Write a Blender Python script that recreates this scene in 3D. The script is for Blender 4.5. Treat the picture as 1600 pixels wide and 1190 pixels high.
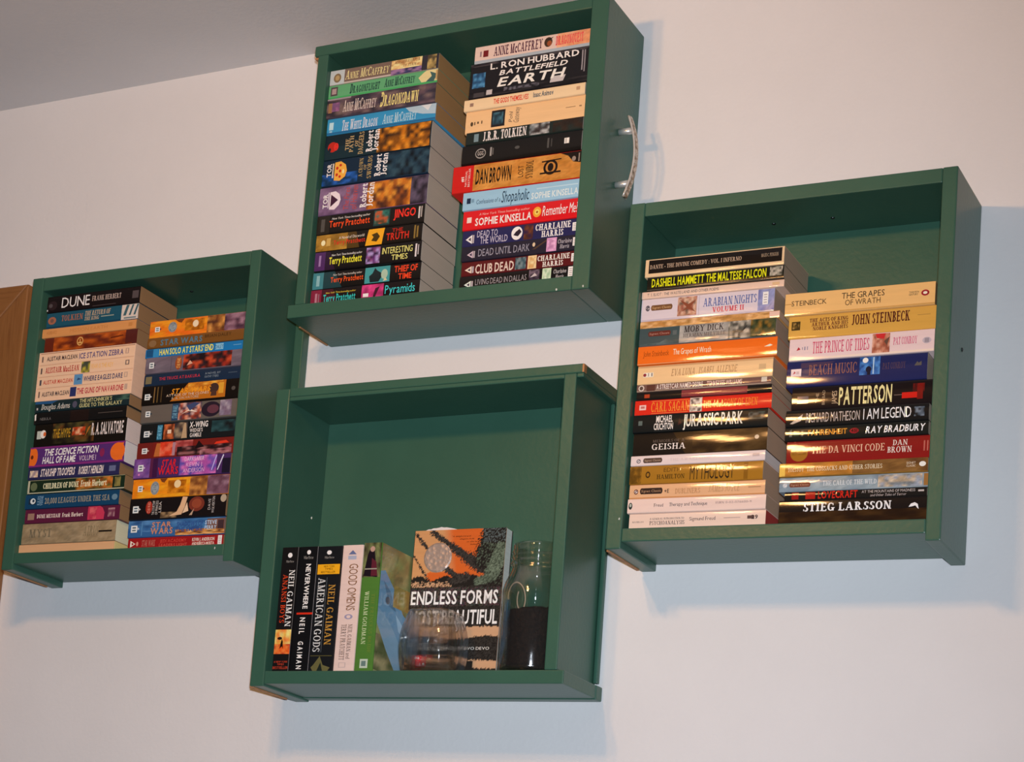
import bpy, bmesh, math, random
from mathutils import Matrix, Vector
from mathutils.geometry import tessellate_polygon
scene = bpy.context.scene
for o in list(bpy.data.objects):
    bpy.data.objects.remove(o)
LINK = scene.collection.objects.link

# ---------------------------------------------------------------- camera
cam_data = bpy.data.cameras.new('camera')
cam = bpy.data.objects.new('camera', cam_data)
LINK(cam)
right, up, fwd = Vector((0.846838, 0.523298, 0.094996)), Vector((0.006160, -0.188253, 0.982101)), Vector((-0.531815, 0.831095, 0.162644))
cam.matrix_world = Matrix(((right.x, up.x, -fwd.x, 1.2458), (right.y, up.y, -fwd.y, -2.4890), (right.z, up.z, -fwd.z, -0.2677), (0, 0, 0, 1)))
cam_data.sensor_width = 36.0
cam_data.lens = 73.4367
cam_data.shift_x = 0.29784          # the photograph is a crop from the right and upper part of a larger frame
cam_data.shift_y = 0.26820
cam_data.clip_start = 0.05
scene.camera = cam

# ---------------------------------------------------------------- world, lights, exposure
scene.view_settings.view_transform = 'Standard'
scene.view_settings.look = 'None'
scene.view_settings.gamma = 1.0
scene.view_settings.use_curve_mapping = False
scene.view_settings.exposure = 0.0
world = bpy.data.worlds.new('room_ambience')
scene.world = world
world.use_nodes = True
bg = world.node_tree.nodes['Background']
bg.inputs['Color'].default_value = (0.80, 0.86, 1.0, 1)
bg.inputs['Strength'].default_value = 0.016

def point_light(name, loc, watts, color, radius):
    d = bpy.data.lights.new(name, 'POINT')
    d.energy = watts; d.color = color; d.shadow_soft_size = radius
    o = bpy.data.objects.new(name, d); o.location = loc; LINK(o)
# the four warm bulbs of the ceiling fixture in front of the shelves
for k in range(4):
    a = math.radians(45 + 90 * k)
    point_light('ceiling_fixture_bulb', (0.08 + 0.095 * math.cos(a), -1.33 + 0.095 * math.sin(a), 0.86), 6.4, (1.0, 0.49, 0.17), 0.028)
# the flash of the camera, just above the lens: it fills the shadows of the ceiling fixture with cool light
fd = bpy.data.lights.new('camera_flash', 'SPOT')
fd.energy = 205; fd.color = (0.86, 0.94, 1.05); fd.shadow_soft_size = 0.02
fd.spot_size = math.radians(72); fd.spot_blend = 1.0
fo = bpy.data.objects.new('camera_flash', fd); LINK(fo)
fo.matrix_world = cam.matrix_world.copy(); fo.location = Vector((1.2458, -2.4890, -0.2677)) + up * 0.07 + right * 0.02

# ---------------------------------------------------------------- materials
def lin(h, k=1.0):
    if isinstance(h, str):
        c = [int(h[i:i + 2], 16) / 255 for i in (0, 2, 4)]
    else:
        c = h
    return tuple(min(0.88, k * (x / 12.92 if x <= 0.04045 else ((x + 0.055) / 1.055) ** 2.4)) for x in c)
ALB = 1.3
def hexcol(h):
    return lin(h, ALB) + (1.0,)

class NT:
    def __init__(self, name):
        self.m = bpy.data.materials.new(name); self.m.use_nodes = True
        self.t = self.m.node_tree; self.n = self.t.nodes
        self.b = self.n['Principled BSDF']
    def node(self, kind, **kw):
        x = self.n.new(kind)
        for k, v in kw.items():
            if k.startswith('_'): setattr(x, k[1:], v)
            else: x.inputs[k.replace('__', ' ')].default_value = v
        return x
    def link(self, a, ao, b, bi): self.t.links.new(a.outputs[ao], b.inputs[bi])
    def coords(self, scale, out='Object'):
        tc = self.node('ShaderNodeTexCoord'); mp = self.node('ShaderNodeMapping')
        mp.inputs['Scale'].default_value = scale
        self.link(tc, out, mp, 'Vector'); return mp
    def noise(self, mp, scale, detail=3, rough=0.5):
        x = self.node('ShaderNodeTexNoise', Scale=scale, Detail=detail, Roughness=rough)
        self.link(mp, 'Vector', x, 'Vector'); return x
    def ramp(self, src, out, stops):
        r = self.node('ShaderNodeValToRGB'); e = r.color_ramp.elements
        while len(e) < len(stops): e.new(0.5)
        for i, (p, c) in enumerate(stops):
            e[i].position = p; e[i].color = tuple(c) + (1,)
        self.link(src, out, r, 'Fac'); return r
    def bump(self, src, out, strength, dist):
        b = self.node('ShaderNodeBump', Strength=strength, Distance=dist)
        self.link(src, out, b, 'Height'); self.link(b, 'Normal', self.b, 'Normal'); return b
    def set(self, **kw):
        for k, v in kw.items(): self.b.inputs[k.replace('__', ' ')].default_value = v
        return self

def paint(name, c0, c1, rough, sc=(1, 1, 1), bump=0.25, dist=0.0006, spec=0.5):
    t = NT(name); mp = t.coords(sc)
    n = t.noise(mp, 9, 5, 0.6); r = t.ramp(n, 'Fac', [(0.3, c0), (0.7, c1)])
    t.link(r, 'Color', t.b, 'Base Color')
    f = t.noise(mp, 160, 3); t.bump(f, 'Fac', bump, dist)
    t.b.inputs['Specular IOR Level'].default_value = spec
    return t.set(Roughness=rough).m
GREEN = paint('green_paint', (0.036, 0.106, 0.072), (0.042, 0.122, 0.083), 0.34, (1, 1, 1), 0.3, 0.0006, 0.33)
WALL = paint('white_wall_paint', (0.775, 0.765, 0.765), (0.80, 0.79, 0.79), 0.75, (1, 1, 1), 0.5, 0.0008)
CEIL = paint('white_ceiling_paint', (0.70, 0.685, 0.69), (0.72, 0.705, 0.71), 0.85, (1, 1, 1), 0.4, 0.001)
def wood(name, dark, light, rough, sc):
    t = NT(name); mp = t.coords(sc)
    n = t.noise(mp, 18, 6, 0.62); r = t.ramp(n, 'Fac', [(0.28, dark), (0.5, light), (0.75, dark)])
    t.link(r, 'Color', t.b, 'Base Color'); t.bump(n, 'Fac', 0.2, 0.0008)
    return t.set(Roughness=rough).m
OAK_V = wood('stained_oak_upright', (0.20, 0.075, 0.020), (0.29, 0.125, 0.036), 0.38, (7, 7, 0.45))
OAK_H = wood('stained_oak_level', (0.20, 0.075, 0.020), (0.29, 0.125, 0.036), 0.38, (0.45, 7, 7))
RAW = wood('unpainted_wood', (0.34, 0.13, 0.045), (0.50, 0.22, 0.085), 0.6, (3, 3, 3))

def printed(name, rough, coat):
    t = NT(name)
    a = t.node('ShaderNodeAttribute', _attribute_name='ink')
    mp = t.coords((14, 40, 160)); n = t.noise(mp, 1.0, 4, 0.6)
    mx = t.node('ShaderNodeMixRGB', _blend_type='MULTIPLY'); mx.inputs['Fac'].default_value = 0.22
    r = t.ramp(n, 'Fac', [(0.2, (0.62, 0.62, 0.62)), (0.6, (1, 1, 1))])
    t.link(a, 'Color', mx, 'Color1'); t.link(r, 'Color', mx, 'Color2'); t.link(mx, 'Color', t.b, 'Base Color')
    m2 = t.coords((9, 60, 230)); n2 = t.noise(m2, 1.0, 3)
    t.bump(n2, 'Fac', 0.5, 0.00015)
    return t.set(Roughness=rough, Coat__Weight=coat, Coat__Roughness=0.06, Specular__IOR__Level=0.02).m
CARD_GLOSS = printed('glossy_printed_card', 0.34, 0.62)
CARD_SATIN = printed('satin_printed_card', 0.40, 0.3)
CARD_MATT = printed('matt_printed_card', 0.62, 0.0)
t = NT('page_edges')
a = t.node('ShaderNodeAttribute', _attribute_name='ink')
mp = t.coords((6, 6, 2600)); n = t.noise(mp, 1.0, 2)
r = t.ramp(n, 'Fac', [(0.3, (0.74, 0.72, 0.70)), (0.65, (1, 1, 1))])
mx = t.node('ShaderNodeMixRGB', _blend_type='MULTIPLY'); mx.inputs['Fac'].default_value = 0.7
t.link(a, 'Color', mx, 'Color1'); t.link(r, 'Color', mx, 'Color2'); t.link(mx, 'Color', t.b, 'Base Color')
t.bump(n, 'Fac', 0.3, 0.0003)
PAGES = t.set(Roughness=0.85).m
def plain(name, col, rough, metal=0.0):
    return NT(name).set(Base__Color=tuple(col) + (1,), Roughness=rough, Metallic=metal).m
t = NT('ornate_cast_metal')
mp = t.coords((1, 1, 1)); v = t.node('ShaderNodeTexVoronoi', Scale=210.0); t.link(mp, 'Vector', v, 'Vector')
r = t.ramp(v, 'Distance', [(0.0, (0.34, 0.27, 0.20)), (0.35, (0.72, 0.66, 0.58)), (0.7, (0.42, 0.33, 0.25))])
t.link(r, 'Color', t.b, 'Base Color'); t.bump(v, 'Distance', 0.9, 0.002)
ORNATE = t.set(Roughness=0.38, Metallic=0.75).m
STEEL = plain('brushed_nickel', (0.78, 0.77, 0.74), 0.30, 0.55)
SCREW = plain('dark_screw', (0.015, 0.02, 0.02), 0.4, 0.6)
CHIP = plain('bare_primer', (0.55, 0.60, 0.56), 0.6)
def glass(name, share, rough):
    """share: how much of the light goes straight through a thin wall; the rest is refracted and reflected"""
    t = NT(name); t.set(Base__Color=(0.98, 0.99, 0.985, 1), Roughness=0.0, IOR=1.48, Transmission__Weight=1.0)
    tr = t.node('ShaderNodeBsdfTransparent', Color=(1, 1, 1, 1)); gl = t.node('ShaderNodeBsdfGlossy', Roughness=rough)
    lw = t.node('ShaderNodeLayerWeight', Blend=0.20); fr = t.node('ShaderNodeMath', _operation='MULTIPLY_ADD')
    fr.inputs[1].default_value = 0.95; fr.inputs[2].default_value = 0.035
    t.link(lw, 'Facing', fr, 0); thin = t.node('ShaderNodeMixShader'); mix = t.node('ShaderNodeMixShader', Fac=share)
    t.link(fr, 'Value', thin, 0); t.t.links.new(tr.outputs[0], thin.inputs[1]); t.t.links.new(gl.outputs[0], thin.inputs[2])
    t.t.links.new(t.b.outputs[0], mix.inputs[1]); t.t.links.new(thin.outputs[0], mix.inputs[2])
    t.t.links.new(mix.outputs[0], t.n['Material Output'].inputs['Surface'])
    return t.m
GLASS = glass('thin_jar_glass', 0.93, 0.05)
THICK = glass('thick_bowl_glass', 0.66, 0.07)
t = NT('dark_dry_soil'); mp = t.coords((1, 1, 1)); n = t.noise(mp, 240, 4, 0.7)
r = t.ramp(n, 'Fac', [(0.35, (0.003, 0.002, 0.0015)), (0.62, (0.014, 0.008, 0.005)), (0.8, (0.05, 0.028, 0.018))])
t.link(r, 'Color', t.b, 'Base Color'); t.bump(n, 'Fac', 0.8, 0.003); SOIL = t.set(Roughness=0.85).m
TWINE = plain('pale_twine', (0.55, 0.45, 0.32), 0.9)
DIE_RED = plain('red_die_plastic', (0.60, 0.012, 0.018), 0.22)
DIE_WHITE = plain('white_pip', (0.85, 0.82, 0.80), 0.4)
t = NT('embossed_foil_seal'); mp = t.coords((1, 1, 1)); v = t.node('ShaderNodeTexVoronoi', Scale=170.0); t.link(mp, 'Vector', v, 'Vector')
t.bump(v, 'Distance', 0.8, 0.0014); SEAL = t.set(Base__Color=(0.44, 0.35, 0.30, 1), Roughness=0.40, Metallic=0.25).m
PAPER = plain('white_paper', (0.74, 0.70, 0.69), 0.7)

# ---------------------------------------------------------------- mesh helpers
class MB:
    """collects polygons with an optional ink colour per vertex; build() links ONE mesh object"""
    def __init__(self): self.v = []; self.f = []; self.c = []
    def add(self, pts, faces, cols=None):
        b = len(self.v); self.v += [tuple(p) for p in pts]
        self.f += [tuple(i + b for i in f) for f in faces]
        self.c += cols if isinstance(cols, list) else [cols or (1, 1, 1, 1)] * len(pts)
    def box(self, x0, x1, y0, y1, z0, z1, col=None):
        p = [(x, y, z) for x in (x0, x1) for y in (y0, y1) for z in (z0, z1)]
        self.add(p, [(0, 1, 3, 2), (4, 6, 7, 5), (0, 4, 5, 1), (2, 3, 7, 6), (0, 2, 6, 4), (1, 5, 7, 3)], col)
    def build(self, name, mat, parent=None, smooth=False, bevel=0.0, seg=2, ink=False):
        me = bpy.data.meshes.new(name); me.from_pydata(self.v, [], self.f)
        if ink:
            at = me.color_attributes.new('ink', 'FLOAT_COLOR', 'POINT')
            at.data.foreach_set('color', [x for c in self.c for x in c])
        if bevel:
            bm = bmesh.new(); bm.from_mesh(me)
            bmesh.ops.bevel(bm, geom=bm.edges[:], offset=bevel, segments=seg, affect='EDGES', profile=0.6)
            bm.to_mesh(me); bm.free()
        me.materials.append(mat)
        if smooth:
            me.polygons.foreach_set('use_smooth', [True] * len(me.polygons))
        me.update()
        o = bpy.data.objects.new(name, me); LINK(o)
        if parent: o.parent = parent
        return o
def tag(o, label, cat=None, group=None, kind=None):
    if label: o['label'] = label
    if cat: o['category'] = cat
    if group: o['group'] = group
    if kind: o['kind'] = kind
    return o
def empty(name, loc, ry=0.0):
    o = bpy.data.objects.new(name, None); o.location = loc; o.rotation_euler = (0, ry, 0)
    o.empty_display_size = 0.02; LINK(o); return o
def tube(mb, path, r, n=10, col=None):
    pts = [Vector(p) for p in path]; rings = []
    for i, p in enumerate(pts):
        d = (pts[min(i + 1, len(pts) - 1)] - pts[max(i - 1, 0)]).normalized()
        a = d.orthogonal().normalized() if i == 0 else (prev - d * prev.dot(d)).normalized()
        prev = a; b = d.cross(a); rr = r[i] if isinstance(r, (list, tuple)) else r
        rings.append([p + (a * math.cos(2 * math.pi * k / n) + b * math.sin(2 * math.pi * k / n)) * rr for k in range(n)])
    v = [q for ring in rings for q in ring]; f = []
    for i in range(len(pts) - 1):
        for k in range(n): f.append((i * n + k, i * n + (k + 1) % n, (i + 1) * n + (k + 1) % n, (i + 1) * n + k))
    f.append(tuple(range(n - 1, -1, -1))); f.append(tuple(range((len(pts) - 1) * n, len(pts) * n)))
    mb.add(v, f, col)
def rings(mb, prof, sect, n, close=True):
    """prof: (scale, z) list; sect(angle) -> (x, y) unit section; closes both ends"""
    v = []; f = []; m = len(prof)
    for s, z in prof:
        for k in range(n):
            x, y = sect(2 * math.pi * k / n, s); v.append((x, y, z))
    for i in range(m - 1):
        for k in range(n): f.append((i * n + k, i * n + (k + 1) % n, (i + 1) * n + (k + 1) % n, (i + 1) * n + k))
    if close:
        f.append(tuple(range(n - 1, -1, -1))); f.append(tuple(range((m - 1) * n, m * n)))
    mb.add(v, f)

# ---------------------------------------------------------------- lettering
GLYPHS = {}
def sans_glyph(ch, bold):
    key = (ch, bold)
    if key not in GLYPHS:
        cu = bpy.data.curves.new('glyph', 'FONT'); cu.body = ch; cu.resolution_u = 2; cu.fill_mode = 'FRONT'
        cu.offset = 0.022 if bold else 0.0
        ob = bpy.data.objects.new('glyph', cu); me = ob.to_mesh()
        v = [(p.co.x, p.co.y) for p in me.vertices]; f = [tuple(p.vertices) for p in me.polygons]
        ob.to_mesh_clear(); bpy.data.objects.remove(ob); bpy.data.curves.remove(cu)
        GLYPHS[key] = (v, f)
    return GLYPHS[key]
_h = sans_glyph('H', False)[0]
CAP = max(p[1] for p in _h)
SK, SH = 0.18, 0.075
def serif_glyph(ch, bold):
    key = (ch, bold, 'r')
    if key in GLYPHS: return GLYPHS[key]
    K = SK * (1.35 if bold else 1.0); H = SH * (1.4 if bold else 1.0)
    V = []; F = []
    def quad(*p): b = len(V); V.extend(p); F.append((b, b + 1, b + 2, b + 3))
    def bar(x0, x1, y, h=H): quad((x0, y - h / 2), (x1, y - h / 2), (x1, y + h / 2), (x0, y + h / 2))
    def stem(x, y0=0.0, y1=1.0, k=None, s='tb'):
        k = k or K; quad((x - k / 2, y0), (x + k / 2, y0), (x + k / 2, y1), (x - k / 2, y1)); w = k / 2 + 0.1
        if 'b' in s: bar(x - w, x + w, y0 + H / 2)
        if 't' in s: bar(x - w, x + w, y1 - H / 2)
    def dia(x0, y0, x1, y1, k, s=''):
        quad((x0 - k / 2, y0), (x0 + k / 2, y0), (x1 + k / 2, y1), (x1 - k / 2, y1)); w = k / 2 + 0.09
        if '0' in s: bar(x0 - w, x0 + w, y0 + (H / 2 if y0 < y1 else -H / 2))
        if '1' in s: bar(x1 - w, x1 + w, y1 + (H / 2 if y1 < y0 else -H / 2))
    def arc(cx, cy, rx, ry, a0, a1, n=12):
        for i in range(n):
            q = []
            for a, o in ((i, 0), (i + 1, 0), (i + 1, 1), (i, 1)):
                t = math.radians(a0 + (a1 - a0) * a / n)
                q.append((cx + (rx - o * K) * math.cos(t), cy + (ry - o * H) * math.sin(t)))
            quad(*q)
    def serv(x, y0, y1): quad((x - H / 2, y0), (x + H / 2, y0), (x + H / 2, y1), (x - H / 2, y1))
    c = ch
    if c == 'A': dia(.06, 0, .38, 1, H * 1.2, '0'); dia(.74, 0, .42, 1, K, '0'); bar(.18, .62, .33)
    elif c == 'B': stem(.15); arc(.3, .75, .32, .25, 90, -90); arc(.3, .26, .37, .26, 90, -90); bar(.15, .32, .97); bar(.15, .32, .5); bar(.15, .32, .03)
    elif c == 'C': arc(.44, .5, .42, .5, 50, 310, 18); serv(.72, .66, .93); serv(.72, .1, .25)
    elif c == 'D': stem(.15); arc(.3, .5, .47, .5, 90, -90, 16); bar(.15, .32, .97); bar(.15, .32, .03)
    elif c == 'E': stem(.15); bar(.15, .62, .97); bar(.15, .5, .52); bar(.15, .66, .03); serv(.62, .8, 1); serv(.66, 0, .22); serv(.5, .42, .62)
    elif c == 'F': stem(.15); bar(.15, .62, .97); bar(.15, .5, .5); serv(.62, .78, 1); serv(.5, .4, .6)
    elif c == 'G': arc(.44, .5, .42, .5, 50, 310, 18); serv(.72, .66, .93); stem(.72, .02, .42, None, 't')
    elif c == 'H': stem(.15); stem(.7); bar(.15, .7, .52)
    elif c == 'I': stem(.18)
    elif c == 'J': stem(.32, .2, 1, None, 't'); arc(.14, .2, .26, .22, -140, 0, 8)
    elif c == 'K': stem(.15); dia(.2, .42, .66, 1, H * 1.2, '1'); dia(.7, 0, .34, .62, K, '0')
    elif c == 'L': stem(.15); bar(.15, .62, .03); serv(.62, 0, .24)
    elif c == 'M': stem(.1, 0, 1, H * 1.2); dia(.12, 1, .46, 0, K); dia(.46, 0, .8, 1, H * 1.1); stem(.84)
    elif c == 'N': stem(.1, 0, 1, H * 1.2); dia(.12, 1, .68, 0, K); stem(.72, 0, 1, H * 1.2)
    elif c == 'O': arc(.46, .5, .44, .51, 0, 360, 24)
    elif c == 'P': stem(.15); arc(.3, .72, .36, .28, 90, -90); bar(.15, .32, .97); bar(.15, .32, .46)
    elif c == 'Q': arc(.46, .5, .44, .51, 0, 360, 24); dia(.5, .1, .8, -.2, K * .8)
    elif c == 'R': stem(.15); arc(.3, .74, .34, .26, 90, -90); bar(.15, .32, .97); bar(.15, .32, .49); dia(.72, 0, .38, .5, K, '0')
    elif c == 'S': arc(.33, .745, .27, .255, 40, 265, 12); arc(.35, .255, .29, .255, -140, 92, 12); serv(.57, .74, .95); serv(.06, .06, .28)
    elif c == 'T': stem(.36, 0, 1, None, 'b'); bar(.04, .68, .97); serv(.04, .76, 1); serv(.68, .76, 1)
    elif c == 'U': stem(.15, .3, 1, None, 't'); stem(.7, .3, 1, H * 1.2, 't'); arc(.4, .32, .33, .33, 180, 360, 12)
    elif c == 'V': dia(.06, 1, .36, 0, K, '0'); dia(.68, 1, .4, 0, H * 1.2, '0')
    elif c == 'W': dia(.06, 1, .3, 0, K, '0'); dia(.52, 1, .33, 0, H); dia(.5, 1, .74, 0, K, '0'); dia(.98, 1, .77, 0, H, '0')
    elif c == 'X': dia(.06, 1, .66, 0, K, '01'); dia(.62, 1, .1, 0, H * 1.2, '01')
    elif c == 'Y': dia(.06, 1, .38, .48, K, '0'); dia(.7, 1, .4, .48, H * 1.2, '0'); stem(.38, 0, .5, None, 'b')
    elif c == 'Z': dia(.08, 0, .56, 1, K); bar(.06, .64, .97); bar(.06, .66, .03); serv(.06, .78, 1); serv(.66, 0, .22)
    else:
        v, f = sans_glyph(ch, bold); V = [(x / CAP, y / CAP) for x, y in v]; F = f
    GLYPHS[key] = (V, F); return GLYPHS[key]
def layout(text, flags):
    # c: serif italic in small capitals, d: the same in bold
    caps = 'c' in flags or 'd' in flags
    bold = 'b' in flags or 'd' in flags; out = []; x = 0.0
    for ch in text:
        if ch == ' ': x += 0.36; continue
        if caps or ('r' in flags and not ch.islower()):
            low = ch.islower(); k = 0.76 if low else 1.0
            v, f = serif_glyph(ch.upper() if low else ch, bold); v = [(a * k, b * k) for a, b in v]
        else:
            v, f = sans_glyph(ch, bold); v = [(a / CAP, b / CAP) for a, b in v]
        if not v: continue
        x0 = min(p[0] for p in v); x1 = max(p[0] for p in v)
        sl = 0.2 if caps or 'i' in flags else 0.0
        out.append(([(a - x0 + x + sl * b, b) for a, b in v], f)); x += x1 - x0 + 0.13
    w = max((p[0] for v, f in out for p in v), default=1.0)
    return out, w

# ---------------------------------------------------------------- flat print laid on a surface
def print_parts(ops, place, seed, lo=0.03, hi=0.97):
    """place(u, v, lift) -> point.  Returns the artwork and the lettering as two MBs"""
    art, let = MB(), MB(); lift = 0.00012; rnd = random.Random(seed)
    for op in ops:
        k = op[0]
        if k == 'R' or k == 'G':
            u0, v0, u1, v1 = op[1:5]; v0 = max(v0, lo); v1 = min(v1, hi)
            nu, nv = (1, max(1, int(8 * (v1 - v0) + 0.5))) if k == 'R' else (op[6] * 3, op[7] * 3)
            pts = []; cols = []; grid = {}
            if k == 'G':
                pal = [hexcol(c) for c in op[5]]
                cx, cy = max(2, op[6]), max(2, op[7]); cell = [[rnd.choice(pal) for _ in range(cx + 1)] for _ in range(cy + 1)]
            for j in range(nv + 1):
                for i in range(nu + 1):
                    fu, fv = i / nu, j / nv
                    if k == 'G':
                        inner = 0 < i < nu and 0 < j < nv
                        du = rnd.uniform(-.3, .3) / nu if inner else 0; dv = rnd.uniform(-.3, .3) / nv if inner else 0
                        gx, gy = fu * cx, fv * cy; a, b = min(int(gx), cx - 1), min(int(gy), cy - 1); ta, tb = gx - a, gy - b
                        ta = ta * ta * (3 - 2 * ta); tb = tb * tb * (3 - 2 * tb); s = rnd.uniform(.85, 1.15)
                        c = tuple(min(.9, s * ((cell[b][a][q] * (1 - ta) + cell[b][a + 1][q] * ta) * (1 - tb) + (cell[b + 1][a][q] * (1 - ta) + cell[b + 1][a + 1][q] * ta) * tb)) for q in range(3)) + (1,)
                    else: du = dv = 0; c = hexcol(op[5])
                    pts.append(place(u0 + (fu + du) * (u1 - u0), v0 + (fv + dv) * (v1 - v0), lift)); cols.append(c)
            w = nu + 1
            art.add(pts, [(j * w + i, j * w + i + 1, (j + 1) * w + i + 1, (j + 1) * w + i) for j in range(nv) for i in range(nu)], cols)
        elif k == 'E' or k == 'P':
            if k == 'E':
                u, v, ru, rv, c = op[1:6]; n = 24
                edge = [(u + ru * math.cos(2 * math.pi * q / n), v + rv * math.sin(2 * math.pi * q / n)) for q in range(n)]
                todo = [((u, v), edge[q], edge[(q + 1) % n]) for q in range(n)]
            else:
                edge, c = op[1], op[2]
                todo = [tuple(edge[q] for q in tri) for tri in tessellate_polygon([[Vector((a, b, 0)) for a, b in edge]])]
            # split each triangle across the curve of the spine so that the print follows it
            pts = []; fs = []
            while todo:
                tri = todo.pop(); span = [abs(tri[q][1] - tri[(q + 1) % 3][1]) for q in range(3)]; q = span.index(max(span))
                if span[q] > 0.16:
                    a, b, d = tri[q], tri[(q + 1) % 3], tri[(q + 2) % 3]; mid = ((a[0] + b[0]) / 2, (a[1] + b[1]) / 2)
                    todo += [(a, mid, d), (mid, b, d)]
                else:
                    fs.append((len(pts), len(pts) + 1, len(pts) + 2)); pts += [place(a, max(lo, min(hi, b)), lift) for a, b in tri]
            art.add(pts, fs, hexcol(c))
        elif k == 'T':
            text, u0, v0, u1, v1, c, fl = op[1:8]; out, w = layout(text, fl); col = hexcol(c); turn = 'v' in fl or 'w' in fl
            for vs, fs in out:
                if turn: pts = [place(u1 - y * (u1 - u0), v0 + x / w * (v1 - v0), lift + 0.00016) for x, y in vs]
                else: pts = [place(u0 + x / w * (u1 - u0), max(0.02, v0 + y * (v1 - v0)), lift + 0.00016) for x, y in vs]
                let.add(pts, fs, col)
        lift += 0.000012
    return art, let

# ---------------------------------------------------------------- books
def book_parts(root, L, D, t, bulge, cover, page, ops, seed, upright=False, gloss=None, cover_ops=None):
    """lying: x along the spine, y from the spine to the fore edge, z through the pages; upright turns x down, z right"""
    W = (lambda x, y, z: (z, y, L - x)) if upright else (lambda x, y, z: (x, y, z))
    rnd = random.Random(seed); b = bulge * 0.001; r = min(0.0011, t * 0.14); k = 0.00045
    mat = gloss or (CARD_GLOSS if rnd.random() < 0.6 else CARD_SATIN)
    def prof(v):
        w = 2 * v - 1; e = min(v, 1 - v) * t; y = -b * (1 - w * w)
        if e < r: y += r - math.sqrt(max(0.0, r * r - (r - e) ** 2))
        return y
    nv = 14; vs = [0, 0.02, 0.05] + [0.1 + 0.8 * i / nv for i in range(nv + 1)] + [0.95, 0.98, 1]
    path = [(D, 0.0)] + [(prof(v), v * t) for v in vs] + [(D, t)]
    n = len(path); inner = [(D, k)] + [(max(p[0], -b * 0.0) + k if p[0] >= 0 else p[0] + k, min(max(p[1], k), t - k)) for p in path[1:-1]] + [(D, t - k)]
    m = MB(); segx = [0, 0.004 / L] + [i / 8 for i in range(1, 8)] + [1 - 0.004 / L, 1]
    wob = [rnd.uniform(-1, 1) * 0.00002 for _ in segx]
    pts = []
    for sx, wb in zip(segx, wob):
        pts += [W(sx * L, y + (wb if 1 < i < n - 2 else 0), z) for i, (y, z) in enumerate(path)] + [W(sx * L, y, z) for y, z in inner]
    q = 2 * n; f = []
    for s in range(len(segx) - 1):
        for i in range(n - 1):
            f.append((s * q + i, s * q + i + 1, (s + 1) * q + i + 1, (s + 1) * q + i))
            f.append((s * q + n + i + 1, s * q + n + i, (s + 1) * q + n + i, (s + 1) * q + n + i + 1))
        f.append((s * q, (s + 1) * q, (s + 1) * q + n, s * q + n)); f.append((s * q + n - 1, s * q + q - 1, (s + 1) * q + q - 1, (s + 1) * q + n - 1))
    for s in (0, len(segx) - 1):
        for i in range(n - 1): f.append((s * q + i, s * q + n + i, s * q + n + i + 1, s * q + i + 1))
    m.add(pts, f, hexcol(cover))
    co = m.build('cover', mat, root, smooth=False, ink=True)
    bm = bmesh.new(); bm.from_mesh(co.data); bmesh.ops.recalc_face_normals(bm, faces=bm.faces)
    for fc in bm.faces: fc.smooth = True
    for e in bm.edges:
        if len(e.link_faces) == 2 and e.calc_face_angle() > 0.7: e.smooth = False
    bm.to_mesh(co.data); bm.free()
    pg = MB(); y0 = 0.0012 - min(0, b); x0 = 0.00015
    p = [W(x, y, z) for x in (x0, L - x0) for y in (max(0.0010, r), D - 0.0015) for z in (k, t - k)]
    pg.add(p, [(0, 1, 3, 2), (4, 6, 7, 5), (0, 4, 5, 1), (2, 3, 7, 6), (0, 2, 6, 4), (1, 5, 7, 3)], lin(page, 3.3) + (1,))
    pg.build('page_block', PAGES, root, ink=True)
    art, let = print_parts(ops, lambda u, v, l: W(u * L, prof(v) - l, v * t), seed)
    if art.v: art.build('spine_print', mat, root, ink=True)
    if let.v: let.build('lettering', mat, root, ink=True)
    if cover_ops:
        a2, l2 = print_parts(cover_ops, lambda u, v, l: W((1 - v) * L, 0.0012 + u * (D - 0.0013), t + l), seed + 5, 0.0, 1.0)
        a2.build('cover_print', mat, root, ink=True)
        if l2.v: l2.build('cover_lettering', mat, root, ink=True)
    return co

# ---------------------------------------------------------------- the room
def struct(o, name=None):
    o['kind'] = 'structure'; return o
CEILZ = 1.127
m = MB(); m.box(-2.6, 3.2, 0.0, 0.12, -1.31, CEILZ)
struct(m.build('wall_back', WALL))
m = MB(); m.box(-2.6, 3.2, -3.6, 0.12, CEILZ, CEILZ + 0.08)
struct(m.build('ceiling', CEIL))
# stained door casing at the left, mitred at the corner, with its door leaf
CX1, CZ1, CW, CT = -0.7305, 0.8115, 0.085, 0.022
def casing(name, quad, mat):
    m = MB(); n = len(quad)
    m.add([(x, -CT, z) for x, z in quad] + [(x, -0.0003, z) for x, z in quad],
          [tuple(range(n)), tuple(range(2 * n - 1, n - 1, -1))] + [(i, n + i, n + (i + 1) % n, (i + 1) % n) for i in range(n)])
    o = m.build(name, mat, None, bevel=0.0035, seg=3)
    bm = bmesh.new(); bm.from_mesh(o.data); bmesh.ops.recalc_face_normals(bm, faces=bm.faces); bm.to_mesh(o.data); bm.free()
    return o
door = empty('door_1', (CX1 - CW, 0, -1.31)); door['kind'] = 'structure'
door['label'] = 'stained brown wooden door with mitred casing at far left edge'
def into(o, parent):
    o.parent = parent; o.location = -parent.location; return o
into(casing('side_casing', [(CX1 - CW, -1.30), (CX1, -1.30), (CX1, CZ1), (CX1 - CW + 0.0004, CZ1 - CW)], OAK_V), door)
into(casing('head_casing', [(CX1 - CW, CZ1 - CW), (CX1 - 0.0004, CZ1), (CX1 - 0.95, CZ1), (CX1 - 0.95, CZ1 - CW)], OAK_H), door)
m = MB(); m.box(CX1 - 0.93, CX1 - CW - 0.002, -0.012, -0.0005, -1.30, CZ1 - CW - 0.002)
into(m.build('door_leaf', OAK_V, None, bevel=0.002), door)

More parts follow.
